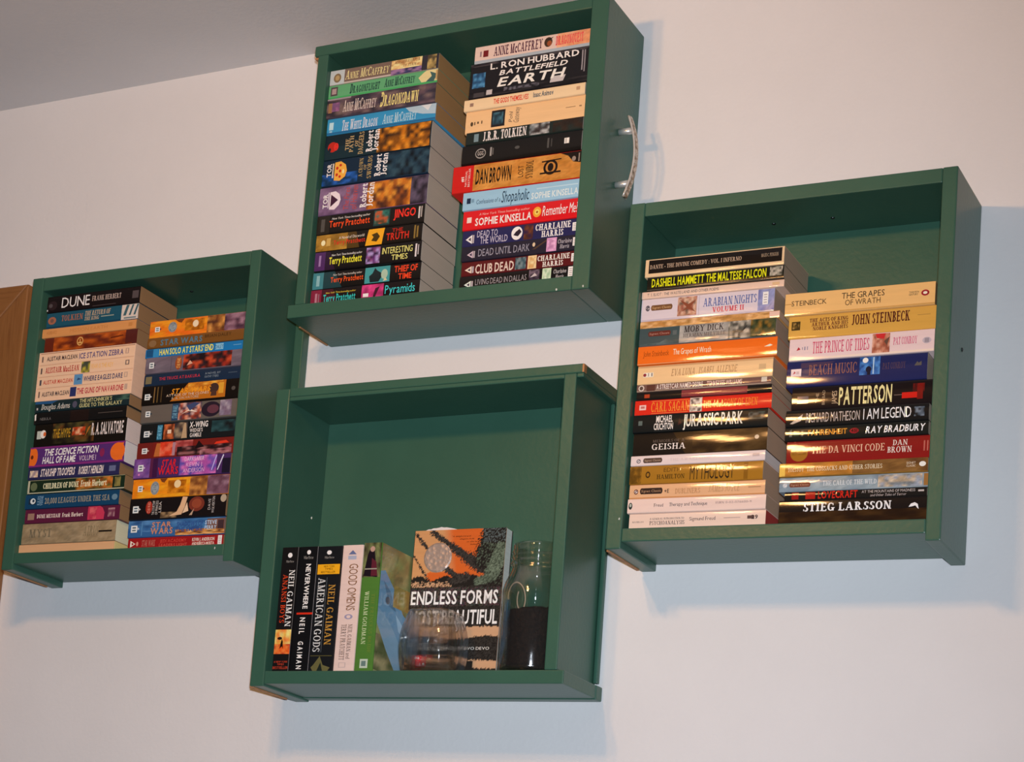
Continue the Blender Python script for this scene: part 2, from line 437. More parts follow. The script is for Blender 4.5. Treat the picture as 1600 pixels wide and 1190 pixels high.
# the ceiling fixture whose four bulbs light the shelves, out of view; its body and disc are added to shade the ceiling
BRONZE = plain('dark_bronze', (0.030, 0.022, 0.016), 0.5, 0.3)
lamp = empty('ceiling_light', (0.08, -1.33, CEILZ))
tag(lamp, 'four-bulb ceiling light out of view, its dark bronze body added to shade the ceiling', 'lamp')
m = MB(); rings(m, [(0.050, -0.0005), (0.050, -0.012), (0.014, -0.020), (0.012, -0.165)], lambda t, s: (s * math.cos(t), s * math.sin(t)), 32); m.build('stem', BRONZE, lamp)
m = MB(); rings(m, [(0.21, -0.185), (0.215, -0.178), (0.21, -0.171), (0.05, -0.160)], lambda t, s: (s * math.cos(t), s * math.sin(t)), 48); m.build('added_light_shield', BRONZE, lamp)
for k in range(4):
    a = math.radians(45 + 90 * k); m = MB()
    tube(m, [(0.095 * math.cos(a), 0.095 * math.sin(a), -0.184), (0.095 * math.cos(a), 0.095 * math.sin(a), -0.226)], 0.016, 20); m.build('socket', BRONZE, lamp)

# ---------------------------------------------------------------- drawers hung as shelves
# name data: x outer left, inner left, inner right, outer right, z outer top, inner top, inner floor, underside, depth, roll
DRAWERS = [
    (-0.6366, -0.6161, -0.2558, -0.2388, 0.7725, 0.7512, 0.3503, 0.3339, 0.1281, 0.0032),
    (-0.1767, -0.1602, 0.2297, 0.2533, 1.0644, 1.0493, 0.6840, 0.6651, 0.1289, -0.0046),
    (-0.1938, -0.1724, 0.2276, 0.2449, 0.5656, 0.5478, 0.1737, 0.1562, 0.1275, 0.0010),
    (0.2991, 0.3186, 0.6802, 0.6974, 0.7684, 0.7501, 0.3481, 0.3311, 0.1281, -0.0084),
]
BACK = 0.012
WHERE = ['leftmost', 'uppermost', 'lowest', 'rightmost']
def frame(d):
    a = DRAWERS[d][9]; cx = (DRAWERS[d][0] + DRAWERS[d][3]) / 2; cz = (DRAWERS[d][4] + DRAWERS[d][7]) / 2
    def at(x, y, z):
        dx, dz = x - cx, z - cz
        return (cx + dx * math.cos(a) - dz * math.sin(a), y, cz + dx * math.sin(a) + dz * math.cos(a))
    return at, a
def board(name, root, org, x0, x1, y0, y1, z0, z1, mat=GREEN, bev=0.0016):
    m = MB(); m.box(x0 - org[0], x1 - org[0], y0, y1, z0 - org[1], z1 - org[1])
    return m.build(name, mat, root, bevel=bev)
def screw(root, org, x, y, z, axis):
    m = MB(); r = 0.0028; n = 12
    pts = [(r * math.cos(2 * math.pi * k / n), r * math.sin(2 * math.pi * k / n)) for k in range(n)]
    def P(a, b, h): return {'z': (x - org[0] + a, y + b, z - org[1] - h), 'x': (x - org[0] + h, y + a, z - org[1] + b)}[axis]
    m.add([P(a, b, -0.0004) for a, b in pts] + [P(a * 0.8, b * 0.8, 0.0009) for a, b in pts] + [P(0, 0, 0.0003)],
          [(k, (k + 1) % n, n + (k + 1) % n, n + k) for k in range(n)] + [(n + k, n + (k + 1) % n, 2 * n) for k in range(n)])
    m.build('screw', SCREW, root)
def chip(root, org, x, y, z, s=0.0012):
    m = MB(); n = 7; rr = random.Random(int(x * 9999))
    p = [(x - org[0] + s * rr.uniform(.6, 1.2) * math.cos(k * 6.283 / n), y - 0.0002, z - org[1] + s * 1.6 * rr.uniform(.6, 1.2) * math.sin(k * 6.283 / n)) for k in range(n)]
    m.add(p, [tuple(range(n))]); m.build('paint_chip', CHIP, root)
DLABEL = ['green painted wooden drawer hung beside the brown door casing, filled with two book stacks',
          'green painted wooden drawer nearest the ceiling with a silver handle on its side',
          'green painted wooden drawer hung lowest, mostly empty with standing books and glassware',
          'green painted wooden drawer hung furthest right with two stacks and bare top space']
for d in range(4):
    xol, xil, xir, xor_, zot, zit, zib, zbb, dep, a = DRAWERS[d]
    at, a = frame(d); org = ((xol + xor_) / 2, zbb)
    root = empty('drawer_shelf', at(org[0], 0, org[1]), -a)
    tag(root, DLABEL[d], 'drawer', 'green drawers hung on the wall')
    low = {0: 0.0085, 1: 0.0, 2: 0.0032, 3: 0.0088}[d]
    B = lambda n, *c, **k: board(n, root, org, *c, **k)
    yb = -0.0006
    # side boards
    if d in (0, 3):
        B('side_board', xol, xil, -dep, yb, zbb - low, zot); B('side_board', xir, xor_, -dep, yb, zbb - low, zot)
        B('top_board', xil, xir, -dep + 0.0004, yb, zit, zot - 0.0003); B('bottom_board', xil, xir, -dep + 0.0006, yb, zbb, zib)
        B('unpainted_edge', xol - 0.0012, xol + 0.0028, -dep * 0.94, -dep * 0.12, zbb - low - 0.0014, zbb - low + 0.0006, mat=RAW, bev=0.0005)
    elif d == 1:
        B('side_board', xol, xil, -dep, yb, zib, zit); B('side_board', xir, xor_, -dep, yb, zbb, zot)
        B('top_board', xol - 0.0062, xir, -dep + 0.0003, yb, zit, zot); B('bottom_board', xol - 0.0102, xir, -dep - 0.0004, yb, zbb, zib)
        B('unpainted_edge', xol - 0.0072, xol, -dep + 0.004, -0.02, zit - 0.0030, zit - 0.0002, mat=RAW, bev=0.0008)
        B('unpainted_edge', xol - 0.0112, xol - 0.0085, -dep * 0.72, -0.012, zbb - 0.0012, zbb + 0.0008, mat=RAW, bev=0.0005)
    else:
        B('side_board', xol, xil, -dep, yb, zbb - low, zot - 0.0003); B('side_board', xir, xor_ - 0.0006, -dep - 0.0004, yb, zib, zit + 0.0055)
        B('top_board', xil - 0.0, xor_ + 0.0088, -dep, yb, zit + 0.0056, zot); B('top_rail', xil, xir, -dep + 0.0003, yb, zit, zit + 0.0056)
        B('top_rail', xor_ - 0.0006, xor_ + 0.0088, -dep + 0.0003, yb, zit, zit + 0.0056)
        B('bottom_board', xil, xor_ + 0.0088, -dep + 0.0002, -0.021, zbb, zib); B('bottom_rail', xil, xor_ + 0.0098, -0.0208, yb, zbb - 0.0012, zib)
        B('unpainted_edge', xol - 0.0010, xol + 0.0035, -dep * 0.97, -0.03, zbb - low - 0.0016, zbb - low + 0.0004, mat=RAW, bev=0.0005)
    B('back_panel', xil + 0.0002, xir - 0.0002, -BACK, yb, zib + 0.0002, zit - 0.0002, bev=0.0)
    if d == 0:
        B('rear_strip', xor_, xor_ + 0.0145, -0.018, yb, zbb - 0.004, zot - 0.004)
        screw(root, org, -0.3958, -0.0595, zit, 'z')
        for x, z in ((-0.27, zib - 0.006),): chip(root, org, x, -dep, z)
    if d == 1:
        for x, z in ((0.246, zbb + 0.003), (0.21, zbb + 0.0025)): chip(root, org, x, -dep - 0.0003, z)
        # handle screwed to the old drawer front, which is now the right side
        h = empty('handle', (xor_ - org[0], -0.0636, 0.865 - org[1])); h.parent = root
        h['label'] = 'arched silver handle with ornate cast bar'
        for dz in (-0.0365, 0.0365):
            m = MB(); tube(m, [(-0.0004, 0, dz), (0.019, 0, dz)], 0.0045, 16); po = m.build('post', STEEL, h, smooth=False)
            for pl in po.data.polygons: pl.use_smooth = len(pl.vertices) == 4
        # bar: arc in x-z, ornate outer face, plain rims
        nb = 24; m = MB(); mr = MB()
        sec = [(-0.0052, 0), (-0.0052, 0.0022), (-0.0032, 0.0034), (0, 0.0038), (0.0032, 0.0034), (0.0052, 0.0022), (0.0052, 0)]
        vv = []
        for i in range(nb + 1):
            u = -1 + 2 * i / nb; z = u * 0.0555; x = 0.0265 - 0.0115 * u * u
            for (y, hx) in sec: vv.append((x + hx - 0.003, y, z))
        k = len(sec); ff = []
        for i in range(nb):
            for j in range(k): ff.append((i * k + j, i * k + (j + 1) % k, (i + 1) * k + (j + 1) % k, (i + 1) * k + j))
        ff += [tuple(range(k)), tuple(range(nb * k, nb * k + k))[::-1]]
        m.add(vv, ff); m.build('bar', ORNATE, h)
        for s in (-1, 1):
            e = MB(); tube(e, [(0.0242 - 0.0115 * (-1 + 2 * i / nb) ** 2, s * 0.0052, (-1 + 2 * i / nb) * 0.0555) for i in range(nb + 1)], 0.0013, 8); e.build('bar_rim', STEEL, h, smooth=True)
    if d == 2:
        B('unpainted_edge', xor_ + 0.0066, xor_ + 0.0090, -dep - 0.0003, -dep * 0.93, zit + 0.0062, zot - 0.0008, mat=RAW, bev=0.0004)
        B('rear_strip', xor_, xor_ + 0.0055, -0.010, yb, zib + 0.004, zit)
        chip(root, org, -0.16, -0.06, 0.40)
    if d == 3:
        screw(root, org, 0.4619, -0.0592, zit, 'z'); screw(root, org, 0.5344, -0.0576, zit, 'z'); screw(root, org, xor_, -0.0683, 0.565, 'x')
        chip(root, org, xil - 0.004, -dep, zib + 0.012)

# ---------------------------------------------------------------- the books, lying in stacks
R = lambda *a: ('R',) + a
E = lambda *a: ('E',) + a
P = lambda *a: ('P',) + a
G = lambda *a: ('G',) + a
T = lambda *a: ('T',) + a
# drawer, group, [(x left, z above the drawer floor, length, thickness, spine depth, cover, pages, bulge, look, print)]
STACKS = [
  (1, 'left stack of uppermost drawer', [
    (-0.1596, 0.32179, 0.1677, 0.02254, 0.1188, '8f8780', '705332', 0.5, 'grey-brown paperback with cream script and pale block',
     [R(0,0,0.135,1,'a9b5b8'), E(0.07,0.45,0.035,0.3,'75654a'), E(0.07,0.45,0.02,0.17,'a08c60'), R(0.135,0.12,0.57,1,'6d5c52'), R(0.135,0,0.57,0.12,'b0a8a0'), T('Anne McCaffrey',0.145,0.26,0.555,0.84,'e8cf90','c'), G(0.57,0.35,0.85,1,['d8b87c','e4cc90','a87f4c'],8,4), G(0.57,0,0.85,0.36,['3a3e66','2c2c50','8a6a90'],8,3), T('MASTERHARPER',0.6,0.72,0.83,0.92,'7a5030','ri'), T('OF PERN',0.68,0.46,0.8,0.64,'7a5030','ri'), R(0.85,0,1,1,'2c2b33'), G(0.9,0.05,0.98,0.95,['b29c60','8c7a4a','4a4230'],3,5)]),
    (-0.1596, 0.30141, 0.1680, 0.02022, 0.1193, '579a6c', '705332', 0.5, 'green paperback with dark script title',
     [R(0,0,1,0.12,'3f9a58'), R(0.02,0.2,0.085,0.85,'4c4548'), R(0.032,0.32,0.073,0.72,'9a8888'), T('Dragonflight',0.2,0.2,0.48,0.88,'1c2e34','d'), T('Anne McCaffrey',0.52,0.24,0.8,0.86,'1c2e34','d'), P([(0.86,0.15),(1,0.15),(1,1),(0.9,1),(0.83,0.5)],'c9c08c'), P([(0.9,0.15),(0.97,0.1),(1,0.6),(0.93,0.85),(0.95,0.5)],'3c5a58'), R(0.985,0.2,1,0.9,'b09060')]),
    (-0.1591, 0.27219, 0.1677, 0.02906, 0.1209, '4a3e48', '705332', 0.5, 'dark purple paperback with cream and yellow script',
     [G(0,0,1,1,['4a3e48','5c4a52','33303e','6a5a58','2a2630'],16,5), R(0,0.9,0.22,1,'8f8a90'), R(0.015,0.25,0.05,0.75,'8a6848'), G(0.05,0.3,0.12,0.75,['8a5a80','6a4a70'],3,3), T('Anne McCaffrey',0.155,0.22,0.465,0.8,'cfc4bc','c'), T('Dragonsdawn',0.5,0.18,0.85,0.9,'e0cc80','d')]),
    (-0.1570, 0.24765, 0.1673, 0.02438, 0.1188, '2f86b4', '705332', 0.5, 'blue paperback with pale script and white sky end',
     [R(0,0,1,0.15,'1f5f8c'), P([(0.72,1),(1,1),(1,0.35),(0.88,0.45),(0.76,0.7)],'9cb6c4'), P([(0.86,1),(0.96,1),(0.93,0.6)],'c4ccd0'), R(0.02,0.3,0.06,0.75,'a8ccd8'), R(0.025,0.15,0.05,0.25,'8ab4c8'), T('The White Dragon',0.14,0.16,0.475,0.78,'dfe8ea','c'), T('Anne McCaffrey',0.52,0.2,0.83,0.76,'b8d4e4','c')]),
    (-0.1573, 0.21017, 0.1637, 0.03732, 0.1190, '14242c', '7e7266', 0.8, 'thick dark paperback with golden landscape and red emblem',
     [G(0.5,0.02,0.99,0.98,['b8701c','7a4a18','2c2018','d0892a','4a3018'],12,6), R(0,0,0.5,0.5,'182c34'), E(0.075,0.5,0.045,0.2,'a8281e'), E(0.11,0.5,0.022,0.15,'c83028'), E(0.05,0.4,0.012,0.08,'14242c'), T('THE',0.2,0.3,0.235,0.75,'b8a070','rv'), T('PATH',0.24,0.2,0.275,0.85,'b8a070','rv'), T('OF',0.29,0.4,0.32,0.65,'b8a070','rv'), T('DAGGERS',0.325,0.08,0.37,0.95,'b8a070','rv'), T('Robert',0.4,0.12,0.455,0.95,'e0dcd6','rvb'), T('Jordan',0.46,0.12,0.515,0.95,'e0dcd6','rvb')]),
    (-0.1570, 0.17144, 0.1638, 0.03857, 0.1194, '16283a', '7e7266', 0.8, 'thick navy paperback with gold shield and blue swirl',
     [G(0,0,0.34,0.45,['1c4a8c','2a5cae','14304e','123050'],8,4), G(0.6,0.05,1,1,['203848','14202c','2c4654','101418'],10,5), T('TOR',0.045,0.35,0.085,0.85,'e4e4e4','svb'), R(0.095,0.3,0.105,0.85,'d8d0c0'), P([(0.115,0.2),(0.115,0.88),(0.17,0.9),(0.22,0.75),(0.235,0.52),(0.22,0.3),(0.17,0.16)],'d8a040'), E(0.14,0.4,0.012,0.06,'b03020'), E(0.14,0.65,0.012,0.06,'b03020'), E(0.17,0.53,0.012,0.06,'b03020'), E(0.17,0.75,0.012,0.05,'b03020'), E(0.17,0.32,0.012,0.05,'b03020'), E(0.2,0.5,0.01,0.08,'e8d098'), T('A CROWN',0.35,0.2,0.385,0.9,'a89460','rv'), T('OF',0.395,0.45,0.42,0.65,'a89460','rv'), T('SWORDS',0.43,0.1,0.47,0.95,'a89460','rv'), T('Robert',0.5,0.14,0.555,0.96,'e0dcd6','rvb'), T('Jordan',0.56,0.14,0.615,0.96,'e0dcd6','rvb')]),
    (-0.1591, 0.12953, 0.1663, 0.04175, 0.1176, '5c4664', '7e7266', 0.8, 'thick purple paperback fading to an orange scene',
     [G(0,0,0.5,1,['6a5274','56425e','7c6484'],8,4), G(0.45,0.03,0.88,1,['b46a20','8c4c1c','5a3018','c88830','40241c'],12,6), G(0.85,0,1,1,['2c2430','1c1a24','50485c'],4,5), T('TOR',0.04,0.25,0.08,0.75,'dcd8e0','svb'), R(0.085,0.25,0.093,0.8,'d0ccd8'), P([(0.1,0.2),(0.1,0.8),(0.15,0.82),(0.19,0.7),(0.205,0.5),(0.19,0.32),(0.15,0.18)],'d4ccd4'), P([(0.11,0.28),(0.11,0.72),(0.18,0.5)],'3a1c34'), T('The Fires',0.235,0.1,0.285,0.9,'a8423c','siv'), T('of Heaven',0.3,0.1,0.36,0.95,'a8423c','siv'), T('Robert',0.39,0.12,0.445,0.95,'e4dcdc','rvb'), T('Jordan',0.45,0.12,0.51,0.95,'e4dcdc','rvb')]),
    (-0.1583, 0.10136, 0.1651, 0.02801, 0.1191, '151413', '7e7266', 0.4, 'black paperback with orange name and jagged red title',
     [R(0,0,0.12,1,'24211c'), R(0.04,0.15,0.075,0.8,'4a4844'), T('New York Times bestselling author',0.14,0.72,0.5,0.83,'d8d4d0','si'), T('Terry Pratchett',0.12,0.34,0.5,0.66,'e0481c','sb'), R(0.535,0.12,0.685,0.93,'1c3c3c'), G(0.545,0.2,0.675,0.87,['2c6a60','48402c','1c4c48','a05030'],5,5), T('JINGO',0.72,0.42,0.92,0.82,'d83024','sb'), R(0.945,0.25,0.96,0.85,'b8b4b0'), R(0.968,0.3,0.978,0.85,'a09c98')]),
    (-0.1566, 0.07632, 0.1625, 0.02488, 0.1196, '161310', '7e7266', 0.4, 'black paperback with gold end and yellow picture',
     [G(0,0,0.3,1,['a67f30','94702a','7c5c20'],5,3), P([(0.3,0),(0.42,0),(0.38,1),(0.3,1)],'4a3818'), E(0.07,0.5,0.02,0.16,'e0d4a8'), R(0.1,0.3,0.14,0.75,'b89850'), T('A Novel of Discworld',0.22,0.62,0.46,0.78,'d4ccc0','s'), T('Terry Pratchett',0.17,0.32,0.47,0.56,'c02c1c','sb'), P([(0.475,0.05),(0.63,0.05),(0.65,0.98),(0.5,0.98)],'d89c20'), P([(0.53,0.3),(0.58,0.22),(0.61,0.5),(0.58,0.75),(0.53,0.65),(0.55,0.5)],'40300c'), T('THE',0.72,0.66,0.82,0.86,'a82418','sb'), T('TRUTH',0.67,0.22,0.88,0.6,'c02c1c','sb'), R(0.925,0.15,0.94,0.9,'7a6430'), R(0.95,0.2,0.965,0.85,'7a6430')]),
    (-0.1556, 0.04790, 0.1628, 0.02826, 0.1203, '131214', '7e7266', 0.4, 'black paperback with purple end and yellow lettering',
     [R(0,0,0.1,1,'46285a'), P([(0.1,0),(0.2,0),(0.14,1),(0.1,1)],'28182f'), R(0.04,0.25,0.06,0.8,'8a70a0'), T('New York Times bestselling author',0.16,0.7,0.45,0.81,'dcd8d4','si'), T('Terry Pratchett',0.14,0.3,0.45,0.64,'e8d83c','sb'), G(0.49,0.1,0.62,0.92,['5a2c6c','7c4878','2c1838','a090c8'],5,5), T('INTERESTING',0.64,0.5,0.92,0.82,'ecd87c','s'), T('TIMES',0.73,0.16,0.88,0.42,'ecd87c','s'), R(0.945,0.2,0.96,0.85,'c4c0c4'), R(0.97,0.3,0.978,0.8,'b0acb0')]),
    (-0.1575, 0.02252, 0.1651, 0.02522, 0.1172, '141313', '7e7266', 0.4, 'black paperback with teal end and teal picture',
     [R(0,0,0.1,1,'3a7882'), P([(0.1,0),(0.28,0),(0.2,1),(0.1,1)],'1c3a40'), R(0.035,0.2,0.065,0.8,'7aa8ae'), T('New York Times bestselling author',0.19,0.7,0.46,0.82,'c8c4bc','si'), T('Terry Pratchett',0.17,0.34,0.475,0.62,'d8501c','sb'), R(0.49,0.06,0.72,0.95,'3c8c90'), P([(0.54,0.1),(0.62,0.1),(0.66,0.5),(0.6,0.75),(0.58,0.9),(0.56,0.6),(0.53,0.45)],'182428'), E(0.67,0.5,0.03,0.28,'9ab4a0'), P([(0.66,0.1),(0.7,0.15),(0.68,0.3)],'c0b890'), T('THIEF OF',0.76,0.52,0.97,0.86,'d44020','sb'), T('TIME',0.8,0.12,0.92,0.42,'d44020','sb')]),
    (-0.1579, 0.00030, 0.1661, 0.02206, 0.1181, '150f11', '7e7266', 0.4, 'black paperback with magenta end and cyan title',
     [R(0,0,0.1,1,'742038'), P([(0.1,0),(0.26,0),(0.2,1),(0.1,1)],'3c1420'), R(0.04,0.1,0.06,0.75,'a07080'), R(0.07,0.15,0.08,0.7,'80606c'), T('New York Times bestselling author',0.14,0.66,0.42,0.77,'d4c040','si'), T('Terry Pratchett',0.12,0.12,0.42,0.6,'2fb4b0','sb'), G(0.475,0.05,0.675,0.98,['b02c6a','8c2858','c43c7c'],5,3), R(0.49,0.2,0.54,0.42,'dcd4d8'), P([(0.58,0.1),(0.6,0.1),(0.64,0.8),(0.6,0.7)],'3a1828'), T('Pyramids',0.69,0.26,0.96,0.8,'3cc4c8','s')]),
  ]),
  (1, 'right stack of uppermost drawer', [
    (0.0614, 0.31810, 0.1637, 0.02558, 0.1172, 'cdb6aa', '7e7266', 0.4, 'pink-white paperback with dark red and coral capitals',
     [R(0,0,1,0.2,'98a4ac'), R(0.045,0.4,0.06,0.7,'8a7478'), R(0.075,0.36,0.12,0.72,'6a1a1e'), G(0.72,0.2,1,1,['d8946c','e0a080','d08a60'],5,3), T('ANNE McCAFFREY',0.17,0.32,0.595,0.84,'4a1c34','rb'), E(0.645,0.6,0.035,0.27,'3c2c20'), E(0.655,0.52,0.02,0.15,'8c4a28'), P([(0.62,0.75),(0.69,0.85),(0.66,0.7)],'28201c'), T('DRAGONQUEST',0.71,0.34,0.945,0.84,'d0424c','rb')]),
    (0.0587, 0.26770, 0.1676, 0.05024, 0.1204, '17171b', '7e7266', -0.9, 'thick black paperback with worn large white capitals',
     [G(0,0,1,0.18,['17171b','101014','2c2a2c'],10,2), R(0.04,0.02,0.13,0.16,'3c3a3c'), R(0.15,0.06,0.2,0.2,'b0acac'), G(0.3,0.1,0.6,0.2,['3c3c44','15151a','60606a'],16,2), P([(0.69,0.13),(0.8,0.13),(0.82,0.3),(0.7,0.3)],'b4b0b0'), G(0.02,0.3,0.13,0.72,['2c5c84','1c3c5c','4a86b0','20486c'],5,5), P([(0.03,0.72),(0.12,0.72),(0.08,0.85),(0.04,0.92)],'17171b'), T('L. RON HUBBARD',0.17,0.77,0.92,0.93,'d8d4d0','sb'), T('BATTLEFIELD',0.25,0.57,0.83,0.7,'d8d4d0','sbi'), T('EARTH',0.24,0.25,0.82,0.49,'e4dcd0','sbi'), R(0.945,0.35,0.955,0.95,'908c90'), R(0.965,0.3,0.975,0.9,'807c80'), G(0,0.9,1,1,['26242a','17171b','4a4446'],20,2)]),
    (0.0529, 0.25126, 0.1720, 0.01628, 0.1199, 'e2bf98', '7e7266', 0.6, 'thin cream paperback with red and blue lettering',
     [R(0.05,0.35,0.08,0.65,'8a7060'), T('THE GODS THEMSELVES',0.25,0.3,0.54,0.72,'c43424','sb'), T('Isaac Asimov',0.58,0.34,0.745,0.76,'3c4c5c','sb'), R(0.93,0.4,0.96,0.7,'b09070')]),
    (0.0559, 0.21994, 0.1701, 0.03116, 0.1170, 'dab282', '7a6850', 0.7, 'cream paperback with small black square picture',
     [R(0.22,0.15,0.335,0.9,'1c1c20'), G(0.232,0.25,0.32,0.8,['2a4c5c','1c3440','3c6878'],4,4), E(0.055,0.42,0.012,0.1,'4a3c28'), R(0.075,0.36,0.085,0.5,'5a4a34'), R(0.1,0.4,0.115,0.5,'5a4a34'), R(0.135,0.38,0.145,0.52,'5a4a34'), T('Pohl',0.37,0.25,0.4,0.75,'6a5848','siv'), T('Gateway',0.41,0.2,0.455,0.9,'6a5848','siv'), R(0.84,0.52,0.92,0.55,'8a7050'), R(0.95,0.5,0.97,0.56,'8a7050')]),
    (0.0605, 0.20151, 0.1654, 0.01828, 0.1211, '1a2422', '7e7266', 0.4, 'black-green paperback with white capitals and grey picture',
     [R(0.07,0.2,0.11,0.8,'6a828a'), T('J.R.R. TOLKIEN',0.15,0.18,0.525,0.86,'d4d0cc','rb'), G(0.55,0.1,0.72,0.95,['6c7476','3a3434','a0a4a4','2c2424'],6,4), G(0.75,0.1,1,0.95,['221c18','1a2422','2c2018'],5,3)]),
    (0.0565, 0.17411, 0.1693, 0.02724, 0.1210, '131313', '7e7266', 0.6, 'black book with oval emblem and tiny white mark',
     [E(0.16,0.5,0.045,0.26,'8a8884'), E(0.16,0.5,0.038,0.2,'131313'), T('GGG',0.135,0.4,0.185,0.6,'a09c98','sb'), R(0.24,0.3,0.255,0.75,'8a8884'), R(0.262,0.35,0.27,0.7,'605e5a'), E(0.47,0.55,0.02,0.08,'4a4a48'), R(0.72,0.3,0.735,0.8,'4a4a48'), R(0.75,0.35,0.76,0.75,'3c3c3a'), R(0.86,0.4,0.9,0.68,'d8d4cc'), R(0.872,0.42,0.876,0.66,'302c28')]),
    (0.0452, 0.13567, 0.1814, 0.03828, 0.1197, 'b8201c', '9c9488', 0.4, 'thick gold paperback with red end and black title',
     [G(0.16,0,1,1,['b8803c','c48c44','a8702c','b47834'],14,6), R(0,0,0.165,1,'b8201c'), T('#1',0.07,0.4,0.09,0.58,'e8d8d0','svb'), T('NATIONAL',0.1,0.22,0.115,0.8,'e0c8c0','sv'), T('BESTSELLER',0.125,0.2,0.14,0.88,'e0c8c0','sv'), T('DAN BROWN',0.185,0.26,0.465,0.78,'17120c','sb'), T('LOST',0.52,0.3,0.56,0.72,'241a10','sv'), T('SYMBOL',0.58,0.22,0.635,0.86,'241a10','rv'), E(0.77,0.52,0.055,0.27,'1c1410'), E(0.77,0.52,0.038,0.19,'b07838'), E(0.77,0.52,0.022,0.15,'1c1410'), P([(0.69,0.3),(0.85,0.3),(0.85,0.36),(0.69,0.36)],'1c1410'), P([(0.7,0.72),(0.85,0.76),(0.85,0.8),(0.7,0.77)],'1c1410'), P([(0.84,1),(1,1),(1,0.55),(0.94,0.62),(0.9,0.85)],'1c1612'), E(0.945,0.72,0.015,0.09,'8a7c70'), R(0.98,0.6,0.988,0.9,'908478')]),
    (0.0627, 0.11011, 0.1639, 0.02540, 0.1195, '8ab4cc', '9c9488', 0.3, 'light blue paperback with dark script title',
     [R(0.035,0.36,0.07,0.66,'1c2c44'), R(0.075,0.4,0.1,0.6,'6a90a8'), T('Confessions of a',0.12,0.28,0.33,0.52,'384858','si'), T('Shopaholic',0.34,0.2,0.58,0.82,'1c2c3c','si'), T('SOPHIE KINSELLA',0.6,0.18,0.995,0.5,'c8dce8','sb'), R(0.64,0.68,0.99,0.74,'a8c8da')]),
    (0.0643, 0.08271, 0.1635, 0.02723, 0.1175, 'c41a20', '9c9488', 0.3, 'red paperback with white name and sunflower',
     [R(0.035,0.38,0.075,0.66,'e0c4bc'), T('SOPHIE KINSELLA',0.11,0.2,0.6,0.56,'ecdcd4','sb'), T('A New York Times bestselling author',0.14,0.7,0.58,0.82,'dca8a0','si'), E(0.645,0.52,0.035,0.26,'d89c34'), E(0.645,0.52,0.02,0.14,'f0c860'), E(0.645,0.52,0.009,0.06,'905018'), T('Remember Me?',0.69,0.28,0.99,0.78,'f0dcd8','si')]),
    (0.0654, 0.05976, 0.1623, 0.02279, 0.1169, '26264e', '9c9488', 0.3, 'navy paperback with white capitals and round moon picture',
     [P([(0.03,0.45),(0.08625,0.175),(0.08625,0.725)],'e2dcd8'), P([(0.051,0.45),(0.0765,0.329),(0.0765,0.571)],'40384a'), R(0.09,0.2025,0.105,0.6975,'a09aa0'), T('DEAD TO',0.13,0.52,0.31,0.9,'b4b0c4','s'), T('THE WORLD',0.16,0.1,0.4,0.5,'b4b0c4','s'), E(0.48,0.5,0.048,0.4,'e0dcd8'), P([(0.45,0.4),(0.49,0.3),(0.52,0.55),(0.5,0.75),(0.47,0.6)],'2c2430'), G(0.54,0.05,0.62,0.95,['4a2c24','6a3c28','30203a'],3,4), T('CHARLAINE',0.64,0.5,0.94,0.88,'e0dcdc','rb'), T('HARRIS',0.695,0.08,0.88,0.44,'e0dcdc','rb'), R(0.955,0.25,0.995,0.75,'dcd8d4'), R(0.963,0.325,0.987,0.35,'777070'), R(0.963,0.425,0.987,0.45,'777070'), R(0.963,0.525,0.987,0.55,'777070'), R(0.963,0.625,0.987,0.65,'777070')]),
    (0.0669, 0.03903, 0.1616, 0.02057, 0.1191, '25232f', '9c9488', 0.3, 'dark slate paperback with grey capitals and pink label',
     [P([(0.05,0.42),(0.1025,0.17),(0.1025,0.67)],'b8a8b4'), P([(0.0696,0.42),(0.0934,0.31),(0.0934,0.53)],'40384a'), R(0.106,0.195,0.12,0.645,'a09aa0'), T('DEAD UNTIL DARK',0.15,0.24,0.6,0.72,'8a8a98','s'), E(0.635,0.62,0.012,0.14,'c8b494'), P([(0.62,0.3),(0.65,0.3),(0.75,0.8),(0.74,0.85)],'4a3a30'), R(0.745,0.05,0.83,0.95,'c490b8'), G(0.755,0.12,0.82,0.85,['d8a8cc','a878a0'],3,5), T('Charlaine',0.84,0.5,0.96,0.78,'b0acb4','ri'), T('Harris',0.86,0.16,0.94,0.42,'b0acb4','ri'), R(0.968,0.25,1,0.8,'dcd8d4'), R(0.9744,0.3325,0.9936,0.36,'777070'), R(0.9744,0.4425,0.9936,0.47,'777070'), R(0.9744,0.5525,0.9936,0.58,'777070'), R(0.9744,0.6625,0.9936,0.69,'777070')]),
    (0.0677, 0.01908, 0.1610, 0.01979, 0.1171, '521a1c', '9c9488', 0.3, 'maroon paperback with jagged cream capitals',
     [P([(0.03,0.42),(0.09,0.17),(0.09,0.67)],'d8c8b8'), P([(0.0524,0.42),(0.0796,0.31),(0.0796,0.53)],'40384a'), R(0.094,0.195,0.11,0.645,'a09aa0'), T('CLUB DEAD',0.125,0.12,0.465,0.72,'c8b8ac','sb'), G(0.475,0.1,0.57,0.92,['3c5660','28383c','6a7c80'],5,4), R(0.585,0.05,0.66,0.95,'d8bc8c'), G(0.595,0.1,0.65,0.85,['e0c898','c09860'],3,4), T('CHARLAINE',0.67,0.5,0.945,0.86,'e0d4cc','rb'), T('HARRIS',0.715,0.08,0.89,0.42,'e0d4cc','rb'), R(0.958,0.25,0.998,0.8,'dcd8d4'), R(0.966,0.3325,0.99,0.36,'777070'), R(0.966,0.4425,0.99,0.47,'777070'), R(0.966,0.5525,0.99,0.58,'777070'), R(0.966,0.6625,0.99,0.69,'777070')]),
    (0.0668, 0.00030, 0.1613, 0.01862, 0.1176, '161516', '9c9488', 0.3, 'black paperback with green-white label, grey capitals',
